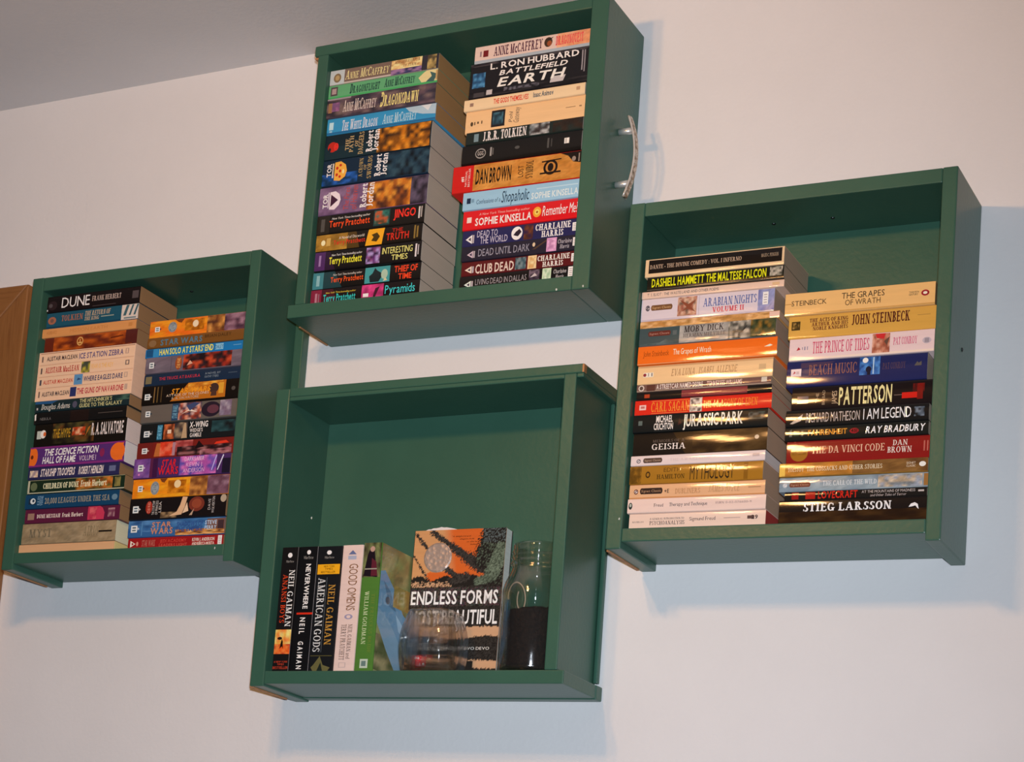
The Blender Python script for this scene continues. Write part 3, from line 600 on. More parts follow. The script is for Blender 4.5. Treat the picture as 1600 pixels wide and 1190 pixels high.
     [P([(0.04,0.35),(0.1,0.075),(0.1,0.625)],'c8d4cc'), P([(0.0624,0.35),(0.0896,0.229),(0.0896,0.471)],'40384a'), R(0.104,0.1025,0.12,0.5975,'a09aa0'), T('LIVING DEAD IN DALLAS',0.14,0.26,0.59,0.68,'8e8a8e','s'), G(0.61,0.15,0.7,0.95,['3c3444','241f28','6a5c68'],4,4), P([(0.62,0.4),(0.68,0.5),(0.66,0.7)],'b8b0b0'), R(0.725,0.05,0.8,0.98,'b8d0b0'), G(0.735,0.12,0.79,0.9,['c4dcbc','90b090'],3,4), T('Charlaine',0.82,0.5,0.93,0.8,'b8b4b4','ri'), T('Harris',0.84,0.14,0.91,0.4,'b8b4b4','ri'), R(0.945,0.2,0.99,0.9,'dcd8d4'), R(0.954,0.305,0.981,0.34,'777070'), R(0.954,0.445,0.981,0.48,'777070'), R(0.954,0.585,0.981,0.62,'777070'), R(0.954,0.725,0.981,0.76,'777070')]),
  ]),
  (0, 'left stack of leftmost drawer', [
    (-0.6121, 0.36900, 0.1667, 0.02538, 0.1179, '191415', '5c472f', 0.4, 'black paperback with large thin white title',
     [R(0,0.1,0.012,0.2,'c0c0c0'), E(0.06,0.42,0.05,0.28,'2a2022'), E(0.04,0.42,0.02,0.12,'4c4648'), T('DUNE',0.16,0.22,0.465,0.84,'e8dcd8','s'), T('FRANK HERBERT',0.49,0.42,0.8,0.72,'a89890','rb'), R(0.92,0.3,0.985,0.75,'4c4446'), R(0.5,0.1,0.75,0.13,'4a4244')]),
    (-0.6109, 0.34406, 0.1649, 0.02479, 0.1169, '1c4c60', '5c472f', 0.4, 'teal paperback with white striped end and rusty emblem',
     [R(0,0,1,0.12,'153a50'), E(0.06,0.5,0.045,0.24,'94604a'), E(0.06,0.5,0.02,0.12,'6a5048'), T('TOLKIEN',0.165,0.4,0.4,0.76,'94604a','rb'), T('THE RETURN OF',0.42,0.56,0.7,0.86,'b09c80','rbi'), T('THE KING',0.42,0.28,0.58,0.5,'b09c80','rbi'), R(0.6,0.4,0.74,0.46,'8a9488'), R(0.82,0.05,1,1,'c4bab0'), P([(0.84,0.3),(0.87,0.3),(0.9,0.95),(0.87,0.95)],'3c5c64'), P([(0.9,0.3),(0.92,0.3),(0.95,0.95),(0.93,0.95)],'3c5c64'), P([(0.95,0.3),(0.97,0.3),(1,0.95),(0.98,0.95)],'3c5c64'), R(0.85,0.1,0.98,0.2,'6c7c80')]),
    (-0.6150, 0.32947, 0.1687, 0.01442, 0.1188, 'c48a52', '5c472f', 0.4, 'thin tan-orange paperback with faint title',
     [T('HUBBARD',0.05,0.35,0.16,0.7,'a8703c','s'), T('MISSION EARTH',0.3,0.35,0.7,0.7,'b87c44','s'), R(0.92,0.3,0.96,0.7,'b47c44')]),
    (-0.6085, 0.30663, 0.1657, 0.02269, 0.1187, '5c2416', '5c472f', 0.4, 'rust brown paperback with round gold emblem',
     [G(0.1,0.05,0.95,0.98,['9c4a18','7c3414','b0561c','5c2416'],12,4), E(0.39,0.55,0.035,0.3,'c89c58'), E(0.39,0.55,0.026,0.22,'84380f'), R(0.37,0.4,0.41,0.5,'c89c58'), R(0.385,0.4,0.395,0.7,'c89c58'), R(0.88,0,1,1,'4c201c'), P([(0.72,0.5),(0.86,0.6),(0.85,0.68),(0.72,0.6)],'5a2410')]),
    (-0.6140, 0.28754, 0.1697, 0.01762, 0.1185, 'dcb698', 'a8a098', 0.1, 'cream boxed paperback with black and violet lettering',
     [R(0.02,0.25,0.035,0.75,'6a5850'), T('ALISTAIR MACLEAN',0.075,0.32,0.4,0.68,'3a2c30','sb'), T('ICE STATION ZEBRA',0.42,0.26,0.885,0.72,'5c5078','sb'), R(0.905,0.3,0.94,0.75,'a88c80'), R(0.915,0.35,0.93,0.7,'dcb698')]),
    (-0.6140, 0.26926, 0.1697, 0.01812, 0.1185, 'dcb698', 'a8a098', 0.1, 'cream boxed paperback with red name and yellow picture',
     [R(0.02,0.25,0.035,0.75,'4a4040'), T('ALISTAIR MacLEAN',0.07,0.28,0.43,0.76,'a01c20','rb'), G(0.455,0.04,0.545,0.97,['b0a838','3c4438','d0c048','2c3430'],3,3), T('FEAR IS THE KEY',0.56,0.32,0.79,0.68,'dca850','s'), R(0.915,0.35,0.955,0.75,'6a5c58'), R(0.925,0.42,0.945,0.68,'dcb698')]),
    (-0.6140, 0.25172, 0.1697, 0.01738, 0.1185, 'dcb698', 'a8a098', 0.1, 'cream boxed paperback with red name and blue square',
     [R(0.02,0.25,0.04,0.75,'4a4850'), T('ALISTAIR MACLEAN',0.06,0.32,0.375,0.66,'b04838','sb'), R(0.39,0.05,0.48,0.95,'5486b0'), P([(0.42,0.4),(0.47,0.5),(0.43,0.65)],'2c4870'), T('WHERE EAGLES DARE',0.49,0.28,0.9,0.7,'3c3c60','sb'), R(0.915,0.3,0.95,0.75,'b09888'), R(0.925,0.38,0.94,0.68,'dcb698')]),
    (-0.6140, 0.23266, 0.1697, 0.01890, 0.1185, 'dcb698', 'a8a098', 0.1, 'cream boxed paperback with crimson title and navy square',
     [R(0.02,0.25,0.035,0.75,'6a5850'), T('ALISTAIR MACLEAN',0.06,0.32,0.35,0.66,'3c3438','sb'), R(0.36,0.12,0.425,0.88,'2a3260'), T('THE GUNS OF NAVARONE',0.435,0.28,0.92,0.72,'a8283c','sb'), R(0.93,0.3,0.96,0.75,'b09888')]),
    (-0.6130, 0.21439, 0.1686, 0.01681, 0.1197, '1a2a2e', '5c472f', 0.4, 'thin black-green paperback with white script name',
     [P([(0,1),(0.25,1),(0.18,0.7),(0,0.75)],'24507c'), R(0.02,0.2,0.035,0.4,'b0b0b0'), T('Douglas Adams',0.07,0.18,0.38,0.68,'c4c4bc','ri'), E(0.43,0.45,0.025,0.3,'4a4a5c'), T("THE HITCHHIKER'S",0.48,0.55,0.82,0.88,'b0b07c','sb'), T('GUIDE TO THE GALAXY',0.48,0.12,0.93,0.44,'b0b07c','sb'), G(0.85,0.5,1,0.95,['3c5c50','1c3030'],3,2)]),
    (-0.6132, 0.19646, 0.1653, 0.01778, 0.1188, '151515', '5c472f', 0.4, 'plain black paperback with tiny white mark at left',
     [P([(0.01,0.3),(0.025,0.35),(0.02,0.9),(0.005,0.8)],'d8d4d0'), T('NEBULA',0.07,0.3,0.19,0.52,'6c6a68','s'), R(0.4,0,0.6,1,'1f1614'), R(0.7,0.5,0.96,0.56,'4a4440')]),
    (-0.6098, 0.16115, 0.1641, 0.03514, 0.1180, '16130f', '8c8480', 0.4, 'black paperback with gold title and tall white name',
     [G(0.2,0.1,0.66,1,['2c2a18','4a4424','16130f','5c3c1c','242018'],10,5), R(0.03,0.35,0.08,0.7,'a8b0a8'), E(0.1,0.55,0.03,0.18,'d8d4cc'), E(0.115,0.55,0.015,0.1,'c46030'), T('THE HYPE',0.21,0.35,0.4,0.72,'a07c24','sb'), G(0.42,0.4,0.56,0.75,['a83c1c','60301c','d0a078'],6,3), P([(0.56,0.3),(0.6,0.6),(0.62,0.8),(0.59,0.7)],'a06024'), T('R. A. SALVATORE',0.63,0.36,0.97,0.86,'d4ccc8','sb')]),
    (-0.6119, 0.12923, 0.1697, 0.03176, 0.1212, '4c2a68', 'c8bcac', 0.5, 'purple hardback with orange arch ends and white capitals',
     [R(0,0,1,0.12,'742a6c'), R(0,0.9,1,1,'742a6c'), R(0.005,0.1,0.06,0.9,'d06424'), E(0.05,0.5,0.04,0.42,'d06424'), E(0.03,0.5,0.015,0.1,'5c2814'), T('THE SCIENCE FICTION',0.155,0.53,0.73,0.84,'e8dcd8','sbi'), T('HALL OF FAME',0.145,0.16,0.5,0.46,'e8dcd8','sbi'), T('VOLUME I',0.535,0.18,0.71,0.42,'c8b8c8','s'), E(0.77,0.5,0.025,0.2,'78244c'), R(0.93,0.1,0.985,0.9,'d06424'), E(0.93,0.5,0.075,0.42,'d06424')]),
    (-0.6110, 0.11083, 0.1628, 0.01825, 0.1212, '28284c', '5c472f', 0.3, 'navy paperback with italic white capitals',
     [G(0.02,0.2,0.11,0.75,['c4a890','8c7c84','dcc8b0'],5,2), T('STARSHIP TROOPERS',0.14,0.22,0.52,0.82,'d8ccc8','sbi'), T('ROBERT HEINLEIN',0.56,0.22,0.83,0.82,'d8ccc8','sbi'), R(0.89,0.3,0.96,0.75,'5c6484')]),
    (-0.6094, 0.08923, 0.1720, 0.02143, 0.1205, '18281c', '5c472f', 0.4, 'dark green paperback with cream border and autumn scene',
     [R(0,0,1,0.1,'a8a890'), R(0,0,0.02,1,'a8a890'), R(0,0.93,1,1,'88886c'), E(0.065,0.5,0.035,0.3,'586448'), T('CHILDREN OF DUNE',0.165,0.32,0.535,0.7,'d8d8b0','rb'), G(0.5,0.12,0.88,0.92,['8a5420','3c3418','b8702c','4c5428','7c3c18'],10,4), T('Frank Herbert',0.555,0.32,0.82,0.74,'e4d4b0','rb'), G(0.9,0.2,0.96,0.85,['7c7440','48482c'],2,3)]),
    (-0.6118, 0.06701, 0.1672, 0.02207, 0.1199, '143c5c', '5c472f', 0.4, 'blue paperback with faded tan capitals',
     [R(0.04,0.3,0.12,0.7,'1c2c3c'), E(0.085,0.52,0.028,0.2,'c0ccd0'), E(0.09,0.54,0.012,0.1,'2c3c4c'), T('JULES',0.135,0.2,0.165,0.85,'6c90a8','svb'), T('VERNE',0.17,0.2,0.195,0.85,'6c90a8','svb'), T('20,000 LEAGUES UNDER THE SEA',0.215,0.3,0.905,0.68,'8a8878','rb'), E(0.955,0.5,0.03,0.2,'5c7c90')]),
    (-0.6104, 0.04541, 0.1683, 0.02144, 0.1182, '521c36', '5c472f', 0.4, 'maroon paperback with small cream title and pink dome',
     [R(0.03,0.25,0.1,0.7,'8c7060'), T('DUNE MESSIAH',0.13,0.34,0.38,0.6,'d8c8c0','rb'), T('Frank Herbert',0.4,0.34,0.62,0.62,'d8c8c0','rb'), P([(0.67,0.05),(0.84,0.05),(0.845,0.5),(0.82,0.85),(0.79,0.97),(0.67,0.97)],'b43450'), G(0.69,0.1,0.76,0.9,['c85c64','a83048'],3,3), G(0.88,0.2,0.95,0.8,['a07c80','643048'],3,3)]),
    (-0.6127, 0.01401, 0.1669, 0.03124, 0.1178, '7c7058', 'a89878', 0.3, 'beige hardback with blind-stamped title and black dash',
     [G(0,0,1,1,['8c7c60','847458','948468','786c54'],14,4), T('MYST',0.08,0.32,0.32,0.72,'6c6450','rb'), T('ATRUS',0.66,0.3,0.82,0.75,'75694f','ri'), R(0.82,0.44,0.96,0.52,'1c1814')]),
    (-0.6155, 0.00030, 0.1695, 0.01355, 0.1181, 'c49c74', '9c8458', 0.3, 'thin peach paperback with plain spine',
     [R(0,0,1,0.12,'d0b088')]),
  ]),
  (0, 'right stack of leftmost drawer', [
    (-0.4221, 0.31128, 0.1624, 0.02611, 0.1171, 'd8741c', '5c472f', 0.3, 'glossy orange paperback with mauve picture end',
     [G(0,0,0.62,1,['d8641c','d88c20','dc7c1c'],6,4), R(0.055,0.36,0.105,0.64,'cfd8dc'), R(0.065,0.416,0.095,0.472,'50606a'), R(0.065,0.5224,0.095,0.584,'50606a'), P([(0.1075,0.444),(0.125,0.5),(0.1075,0.57)],'2a3a46'), E(0.24,0.55,0.045,0.3,'7c8488'), E(0.24,0.55,0.03,0.2,'9aa4a8'), T('STAR WARS',0.215,0.36,0.265,0.78,'5c6468','svb'), G(0.37,0.25,0.57,0.9,['a86410','c47c1c','905010'],7,5), E(0.48,0.62,0.03,0.2,'d8c8a8'), P([(0.26,0.98),(0.36,0.98),(0.33,0.75),(0.3,0.8)],'6a3a1c'), G(0.6,0.02,0.8,0.98,['8c5c2c','c08844','6a3c20','4a2c20'],6,5), G(0.78,0,1,1,['583a48','6c4c5c','8c6c7c','3c2838'],5,5)]),
    (-0.4218, 0.29534, 0.1624, 0.01578, 0.1202, '6c4820', '5c472f', 0.4, 'brown paperback with blue outlined capitals',
     [E(0.055,0.45,0.04,0.32,'7c6040'), T('STAR WARS',0.14,0.2,0.575,0.72,'4c7488','sb'), T('BRIAN DALEY',0.6,0.5,0.87,0.78,'4a3014','sb')]),
    (-0.4245, 0.28176, 0.1644, 0.01342, 0.1186, '1c6ca8', '5c472f', 0.3, 'thin bright blue paperback with yellow capitals',
     [R(0.01,0.1,0.08,0.9,'1c4c78'), R(0.08,0,0.14,1,'3080b4'), T("HAN SOLO AT STARS' END",0.145,0.2,0.7,0.84,'dcd450','sb'), R(0.72,0.2,0.8,0.85,'7cb4d0'), T('DALEY',0.72,0.3,0.8,0.7,'386c94','sb'), R(0.9,0.5,0.98,0.56,'6ca0c0')]),
    (-0.4210, 0.25715, 0.1609, 0.02445, 0.1205, '645a64', '5c472f', 0.3, 'grey paperback with red and black picture',
     [G(0,0,1,1,['665c68','5c5460','6c6470'],6,3), R(0.04,0.32,0.09,0.68,'cfd8dc'), R(0.05,0.392,0.08,0.464,'50606a'), R(0.05,0.5288,0.08,0.608,'50606a'), P([(0.0925,0.428),(0.11,0.5),(0.0925,0.59)],'2a3a46'), R(0.27,0.1,0.275,0.9,'4c4450'), E(0.35,0.5,0.035,0.4,'8c4420'), T('STAR WARS',0.335,0.2,0.37,0.8,'d0a060','svb'), G(0.4,0.05,0.9,0.97,['3c1c18','8c2c20','1c1418','b04428','2c2024'],14,5), P([(0.44,0.3),(0.5,0.4),(0.47,0.6)],'c89c84')]),
    (-0.4221, 0.23916, 0.1609, 0.01783, 0.1185, '1a2a40', '5c472f', 0.4, 'dark navy paperback with small red title',
     [R(0.015,0.2,0.08,0.8,'70684c'), T('THE TRUCE AT BAKURA',0.16,0.42,0.59,0.66,'a83040','sb'), T('A NOVEL BY',0.64,0.55,0.8,0.72,'7c8c98','s'), T('KATHY TYERS',0.64,0.28,0.78,0.46,'7c8c98','s'), R(0.88,0.5,0.97,0.58,'3c4c5c')]),
    (-0.4215, 0.21018, 0.1614, 0.02882, 0.1210, '15110f', '5c472f', 0.3, 'black paperback with orange sunset scene',
     [R(0.03,0.27,0.085,0.57,'cfd8dc'), R(0.041,0.33,0.074,0.39,'50606a'), R(0.041,0.444,0.074,0.51,'50606a'), P([(0.08775,0.36),(0.107,0.42),(0.08775,0.495)],'b8b8b8'), R(0.125,0.1,0.135,0.9,'7c6038'), R(0.16,0.1,0.17,0.9,'64502c'), R(0.2,0.1,0.21,0.9,'4c3c24'), P([(0.3,0.1),(0.88,0.1),(0.9,0.98),(0.48,0.98),(0.42,0.6)],'a8641c'), G(0.48,0.5,0.84,0.97,['c88828','d8a040','a8641c','b87020'],8,4), T('STAR WARS',0.31,0.46,0.72,0.72,'d88c20','sbi'), T('ATTACK OF THE CLONES',0.26,0.34,0.7,0.46,'c8b8a4','s'), T('R. A. SALVATORE',0.32,0.18,0.6,0.3,'b0a490','s'), E(0.75,0.6,0.05,0.25,'3c2c28'), P([(0.72,0.2),(0.78,0.2),(0.78,0.45),(0.73,0.45)],'483028'), R(0.8,0.3,0.85,0.85,'c89430'), R(0.87,0,1,1,'15110f'), E(0.95,0.5,0.02,0.1,'4c4844')]),
    (-0.4206, 0.18376, 0.1597, 0.02626, 0.1205, '5c5650', '5c472f', 0.3, 'grey-brown paperback with starship blaze picture',
     [R(0.05,0.34,0.1,0.66,'cfd8dc'), R(0.06,0.404,0.09,0.468,'50606a'), R(0.06,0.5256,0.09,0.596,'50606a'), P([(0.1025,0.436),(0.12,0.5),(0.1025,0.58)],'2a3a46'), R(0.33,0.02,0.4,0.98,'28405c'), T('STAR WARS',0.34,0.15,0.39,0.85,'6ca0b8','svb'), G(0.4,0.02,0.64,0.98,['8c3c2c','d0886c','5c2c28','c0a098','3c3448'],8,6), P([(0.42,0.3),(0.5,0.5),(0.6,0.4),(0.52,0.62)],'e0c8b8'), P([(0.48,0.8),(0.56,0.98),(0.62,0.9),(0.52,0.5)],'384468'), E(0.74,0.5,0.1,0.42,'241c28'), E(0.76,0.5,0.06,0.24,'583440'), G(0.83,0.1,0.95,0.95,['787084','98909c','6c5c70'],4,4)]),
    (-0.4209, 0.15592, 0.1600, 0.02768, 0.1168, '171a1c', '5c472f', 0.3, 'black paperback with white capitals at centre',
     [R(0.04,0.29,0.1,0.61,'cfd8dc'), R(0.052,0.354,0.088,0.418,'50606a'), R(0.052,0.4756,0.088,0.546,'50606a'), P([(0.103,0.386),(0.124,0.45),(0.103,0.53)],'b8b8b8'), R(0.12,0.4,0.13,0.6,'5c5c5c'), R(0.18,0.1,0.235,0.9,'28607c'), T('STAR WARS',0.185,0.15,0.23,0.85,'6cb0cc','svb'), G(0.25,0.1,0.36,0.9,['a04c24','c0683c','5c2c1c'],4,4), R(0.29,0.4,0.33,0.6,'d8c0a8'), G(0.36,0.1,0.5,0.95,['4c3c34','8c7c64','2c2c34'],4,4), P([(0.44,0.1),(0.5,0.1),(0.48,0.9),(0.46,0.9)],'a89070'), T('X-WING',0.52,0.62,0.71,0.92,'d8d4d0','sb'), T("WEDGE'S",0.525,0.38,0.66,0.56,'c4c0bc','sb'), T('GAMBLE',0.53,0.12,0.65,0.32,'c4c0bc','sb'), G(0.75,0.3,1,0.9,['1c3438','171a1c','28484c'],5,3)]),
    (-0.4225, 0.13164, 0.1612, 0.02412, 0.1177, '6a1f1a', '5c472f', 0.3, 'dark red paperback with pink and black battle scene',
     [R(0,0,0.16,1,'64201c'), R(0.05,0.31,0.105,0.65,'cfd8dc'), R(0.061,0.378,0.094,0.446,'50606a'), R(0.061,0.5072,0.094,0.582,'50606a'), P([(0.1078,0.412),(0.127,0.48),(0.1078,0.565)],'b8a8a0'), P([(0.18,0.1),(0.3,0.1),(0.32,0.9),(0.2,0.9)],'a86030'), G(0.24,0.1,0.37,0.95,['c43c24','d0684c','a83020'],4,4), R(0.37,0.1,0.4,0.9,'9c7884'), G(0.4,0.3,0.58,0.98,['9c4444','b0605c','843434'],5,4), G(0.42,0.05,0.98,0.6,['24181a','3c1c1c','15101a','8c5c5c'],14,4), P([(0.6,0.4),(0.7,0.5),(0.64,0.9)],'1c1214'), P([(0.8,0.6),(0.95,0.65),(0.92,0.8),(0.82,0.75)],'c83420'), G(0.66,0,0.98,0.35,['8c545c','a07478','3c2428'],8,3)]),
    (-0.4231, 0.10187, 0.1611, 0.02961, 0.1208, '402858', '5c472f', 0.3, 'purple paperback with red block capitals and pink blaze',
     [G(0,0,0.2,1,['6c4488','583a78','7c5494'],4,4), R(0.045,0.36,0.1,0.68,'cfd8dc'), R(0.056,0.424,0.089,0.488,'50606a'), R(0.056,0.5456,0.089,0.616,'50606a'), P([(0.1028,0.456),(0.122,0.52),(0.1028,0.6)],'b8a8c0'), E(0.06,0.2,0.01,0.05,'c878b0'), R(0.17,0,0.22,1,'502040'), R(0.2,0.02,0.25,0.98,'38183c'), T('STAR',0.29,0.5,0.44,0.86,'c82024','sbi'), T('WARS',0.26,0.14,0.47,0.48,'c82024','sb'), G(0.48,0.05,0.86,0.98,['9c4c98','4c4498','c86cb0','684ca0'],10,5), T('DARKSABER',0.53,0.72,0.73,0.92,'dcb8d4','s'), T('KEVIN J.',0.55,0.44,0.72,0.64,'d0a0c8','s'), T('ANDERSON',0.52,0.16,0.74,0.36,'d0a0c8','s'), P([(0.81,0.2),(0.82,0.2),(0.86,0.9),(0.85,0.95)],'a8a0d8'), P([(0.87,0.2),(0.88,0.2),(0.93,0.9),(0.92,0.95)],'c0c0e0'), R(0.92,0,1,0.75,'1c1828')]),
    (-0.4226, 0.07299, 0.1603, 0.02872, 0.1189, 'd07c18', '5c472f', 0.3, 'orange paperback with grey badge and mauve end',
     [G(0,0,0.62,1,['d07418','dc9420','d88018'],6,4), R(0.055,0.35,0.105,0.65,'cfd8dc'), R(0.065,0.41,0.095,0.47,'50606a'), R(0.065,0.524,0.095,0.59,'50606a'), P([(0.1075,0.44),(0.125,0.5),(0.1075,0.575)],'2a3a46'), E(0.235,0.5,0.045,0.34,'7c8488'), E(0.235,0.5,0.03,0.22,'9aa4a8'), T('STAR WARS',0.21,0.3,0.26,0.72,'5c6468','svb'), G(0.37,0.2,0.56,0.85,['a86410','c47c1c','905010'],6,5), E(0.47,0.65,0.035,0.2,'d8c090'), P([(0.28,0.98),(0.36,0.98),(0.33,0.75),(0.3,0.8)],'6a3a1c'), G(0.6,0.02,0.8,0.98,['8c5c2c','b47c3c','6a3c20','784c28'],6,5), G(0.78,0,1,1,['6c4c5c','846878','583a48'],5,5)]),
    (-0.4230, 0.04158, 0.1604, 0.03125, 0.1211, '171314', '5c472f', 0.3, 'black paperback with pale portrait picture',
     [R(0.035,0.32,0.095,0.64,'cfd8dc'), R(0.047,0.384,0.083,0.448,'50606a'), R(0.047,0.5056,0.083,0.576,'50606a'), P([(0.098,0.416),(0.119,0.48),(0.098,0.56)],'b8b8b8'), E(0.205,0.55,0.035,0.3,'8c281c'), T('STAR WARS',0.19,0.3,0.22,0.8,'d0806c','svb'), T('THE COURTSHIP',0.24,0.2,0.265,0.85,'b8b4b0','sv'), T('OF PRINCESS',0.275,0.2,0.3,0.85,'b8b4b0','sv'), T('LEIA',0.31,0.3,0.335,0.8,'b8b4b0','sv'), G(0.33,0.02,0.5,0.3,['5c4c38','8c7454','3c3024'],5,3), P([(0.42,0.1),(0.55,0.15),(0.58,0.5),(0.6,0.95),(0.55,0.97),(0.53,0.6),(0.5,0.3)],'c8a480'), P([(0.56,0.2),(0.62,0.3),(0.6,0.7)],'d4b898'), E(0.7,0.6,0.08,0.34,'6c3024'), E(0.7,0.62,0.05,0.22,'84402c'), P([(0.63,0.1),(0.66,0.1),(0.68,0.4)],'a89078'), T('DAVE',0.82,0.3,0.845,0.8,'b0acac','sv'), T('WOLVERTON',0.86,0.15,0.885,0.9,'b0acac','sv'), E(0.97,0.8,0.03,0.18,'a09480')]),
    (-0.4239, 0.01656, 0.1606, 0.02486, 0.1185, '2f5a8c', '5c472f', 0.3, 'blue paperback with orange horizon and outlined capitals',
     [G(0,0.3,1,1,['2f5a8c','3c6c9c','4c7cac','284c7c'],10,4), R(0.03,0.3,0.095,0.7,'cfd8dc'), R(0.043,0.38,0.082,0.46,'50606a'), R(0.043,0.532,0.082,0.62,'50606a'), P([(0.09825,0.42),(0.121,0.5),(0.09825,0.6)],'a8b8c8'), R(0.14,0.1,0.15,0.9,'4c7ca8'), G(0.5,0,1,0.36,['8c5428','b88044','3c2420','d0a060'],10,4), R(0.82,0.3,1,0.9,'6c4c40'), T('STAR',0.25,0.56,0.45,0.84,'b87c5c','sb'), T('WARS',0.24,0.16,0.47,0.5,'b87c5c','sb'), T('SHADOWS OF',0.51,0.52,0.78,0.8,'2c4880','sb'), T('THE EMPIRE',0.5,0.24,0.78,0.48,'2c4880','sb'), T('STEVE',0.8,0.58,0.92,0.8,'a8c0d8','sb'), T('PERRY',0.8,0.3,0.92,0.5,'a8c0d8','sb'), R(0.93,0.3,0.99,0.8,'3c2c30')]),
    (-0.4228, 0.00030, 0.1585, 0.01610, 0.1171, '8c1a1c', '5c472f', 0.3, 'thin red paperback with cream lettering and white label',
     [P([(0.025,0.15),(0.08,0.45),(0.025,0.75)],'e0d4c4'), P([(0.04,0.32),(0.065,0.45),(0.04,0.6)],'8c1a1c'), E(0.1,0.45,0.012,0.2,'c08070'), T('STAR WARS',0.15,0.2,0.29,0.75,'a86458','sb'), T('JEDI ACADEMY',0.34,0.48,0.62,0.75,'b83c34','sb'), T('LEADERS LIGHT',0.335,0.12,0.63,0.36,'b84c40','sb'), T('KEVIN J. ANDERSON',0.68,0.48,0.91,0.76,'e0c8bc','sb'), T('AND REBECCA MOESTA',0.68,0.14,0.91,0.38,'e0c8bc','sb'), R(0.945,0.1,0.985,0.9,'dcd8d4'), R(0.953,0.22,0.977,0.26,'777070'), R(0.953,0.38,0.977,0.42,'777070'), R(0.953,0.54,0.977,0.58,'777070'), R(0.953,0.7,0.977,0.74,'777070')]),
  ]),
  (3, 'left stack of rightmost drawer', [
    (0.3219, 0.32362, 0.1749, 0.02378, 0.1196, 'd0b48c', '746454', 0.4, 'cream-bordered black paperback with small white capitals',
     [R(0.025,0.2,0.985,0.93,'191513'), T('DANTE - THE DIVINE COMEDY : VOL. I INFERNO',0.035,0.44,0.7,0.66,'b8a088','r'), T('MAZO C. PENGUIN',0.84,0.5,0.96,0.68,'a08c74','r')]),
    (0.3259, 0.30582, 0.1720, 0.01764, 0.1202, '1a1a14', '746454', 0.4, 'black paperback with bold yellow-green capitals',
     [R(0,0,1,0.06,'6a6458'), T('DASHIELL HAMMETT THE MALTESE FALCON',0.035,0.24,0.875,0.82,'ccd018','sb'), G(0.9,0.25,0.99,0.9,['8a8878','3c3c34','b0a898'],6,4), R(0.3,0.14,0.7,0.18,'4a4440')]),
    (0.3192, 0.29629, 0.1790, 0.00936, 0.1180, 'd0b4a0', '746454', 0.2, 'thin cream paperback with tiny dark capitals',
     [T('T. S. ELIOT : THE WASTE LAND AND OTHER POEMS',0.04,0.3,0.55,0.68,'5c5450','s'), R(0.92,0.3,0.97,0.7,'c8a880')]),
    (0.3195, 0.26671, 0.1678, 0.02942, 0.1172, 'c4bac0', '746454', 0.4, 'lavender paperback with blue and red title',
     [R(0,0,1,0.08,'b0a8b4'), G(0.88,0.05,1,1,['6c70a0','848ab0','a098b0'],3,3), E(0.05,0.58,0.0165,0.13,'555058'), E(0.05,0.58,0.012,0.04,'d8d0cc'), P([(0.04,0.5),(0.06,0.6),(0.06,0.68),(0.04,0.58)],'555058'), R(0.087,0.46,0.228,0.7,'6a4a30'), E(0.087,0.58,0.012,0.12,'6a4a30'), E(0.228,0.58,0.012,0.12,'6a4a30'), T('Signet Classic',0.085,0.532,0.23,0.628,'c8a070','s'), G(0.28,0.12,0.425,0.95,['a07860','8c5040','c0a088','645044','b88870'],8,6), P([(0.29,0.85),(0.33,0.6),(0.35,0.5),(0.31,0.3),(0.36,0.42),(0.42,0.25),(0.38,0.5),(0.42,0.8),(0.36,0.62)],'7c4430'), R(0.44,0.02,0.443,0.98,'a098a4'), T('ARABIAN NIGHTS',0.475,0.44,0.87,0.8,'3c508c','r'), T('VOLUME II',0.545,0.16,0.78,0.38,'b83040','rb'), R(0.915,0.3,0.955,0.85,'dcd8d4'), R(0.923,0.3825,0.947,0.41,'777070'), R(0.923,0.4925,0.947,0.52,'777070'), R(0.923,0.6025,0.947,0.63,'777070'), R(0.923,0.7125,0.947,0.74,'777070')]),
    (0.3200, 0.25713, 0.1751, 0.00942, 0.1183, 'c09058', '8a7864', 0.2, 'thin mottled tan paperback',
     [G(0,0,1,1,['b4844c','c89c64','a87840','d0a878','98703c'],28,3), R(0.93,0.1,1,0.9,'d0b0a0')]),
    (0.3211, 0.23366, 0.1713, 0.02330, 0.1210, '5c6868', '746454', 0.4, 'grey sea-picture paperback with dark red pill',
     [G(0,0,0.34,1,['3c4848','2c3838','546464','445454'],6,4), P([(0,0),(0.12,0),(0.2,0.3),(0.3,0),(0.35,0),(0.3,0.95),(0,0.95)],'3a4a4c'), R(0.077,0.5,0.223,0.78,'5c2c24'), E(0.077,0.64,0.012,0.14,'5c2c24'), E(0.223,0.64,0.012,0.14,'5c2c24'), T('Signet Classic',0.075,0.584,0.225,0.696,'b08070','s'), R(0.25,0.5,0.28,0.75,'545c5c'), G(0.3,0.02,0.67,1,['8c8880','a09c94','7c7c78'],6,3), T('MOBY DICK',0.335,0.58,0.625,0.92,'2c1c1c','r'), T('HERMAN MELVILLE',0.33,0.3,0.64,0.5,'4c4444','r'), G(0.66,0.03,0.82,0.98,['888478','54544c','b0a898','3c3c38'],8,5), P([(0.75,0.3),(0.78,0.5),(0.8,0.75),(0.77,0.55)],'2c2c2c'), G(0.82,0.03,1,0.98,['34402c','4c4c2c','24301c','806028'],8,5)]),
    (0.3205, 0.20923, 0.1745, 0.02428, 0.1201, 'e0641c', '746454', 0.35, 'bright orange paperback with small white title',
     [R(0,0,1,0.06,'c89870'), T('John Steinbeck',0.04,0.44,0.23,0.72,'8c4014','s'), T('The Grapes of Wrath',0.26,0.44,0.535,0.74,'f0d8bc','s'), P([(0.91,0.5),(0.95,0.62),(0.97,0.55),(0.95,0.5)],'f0d8bc')]),
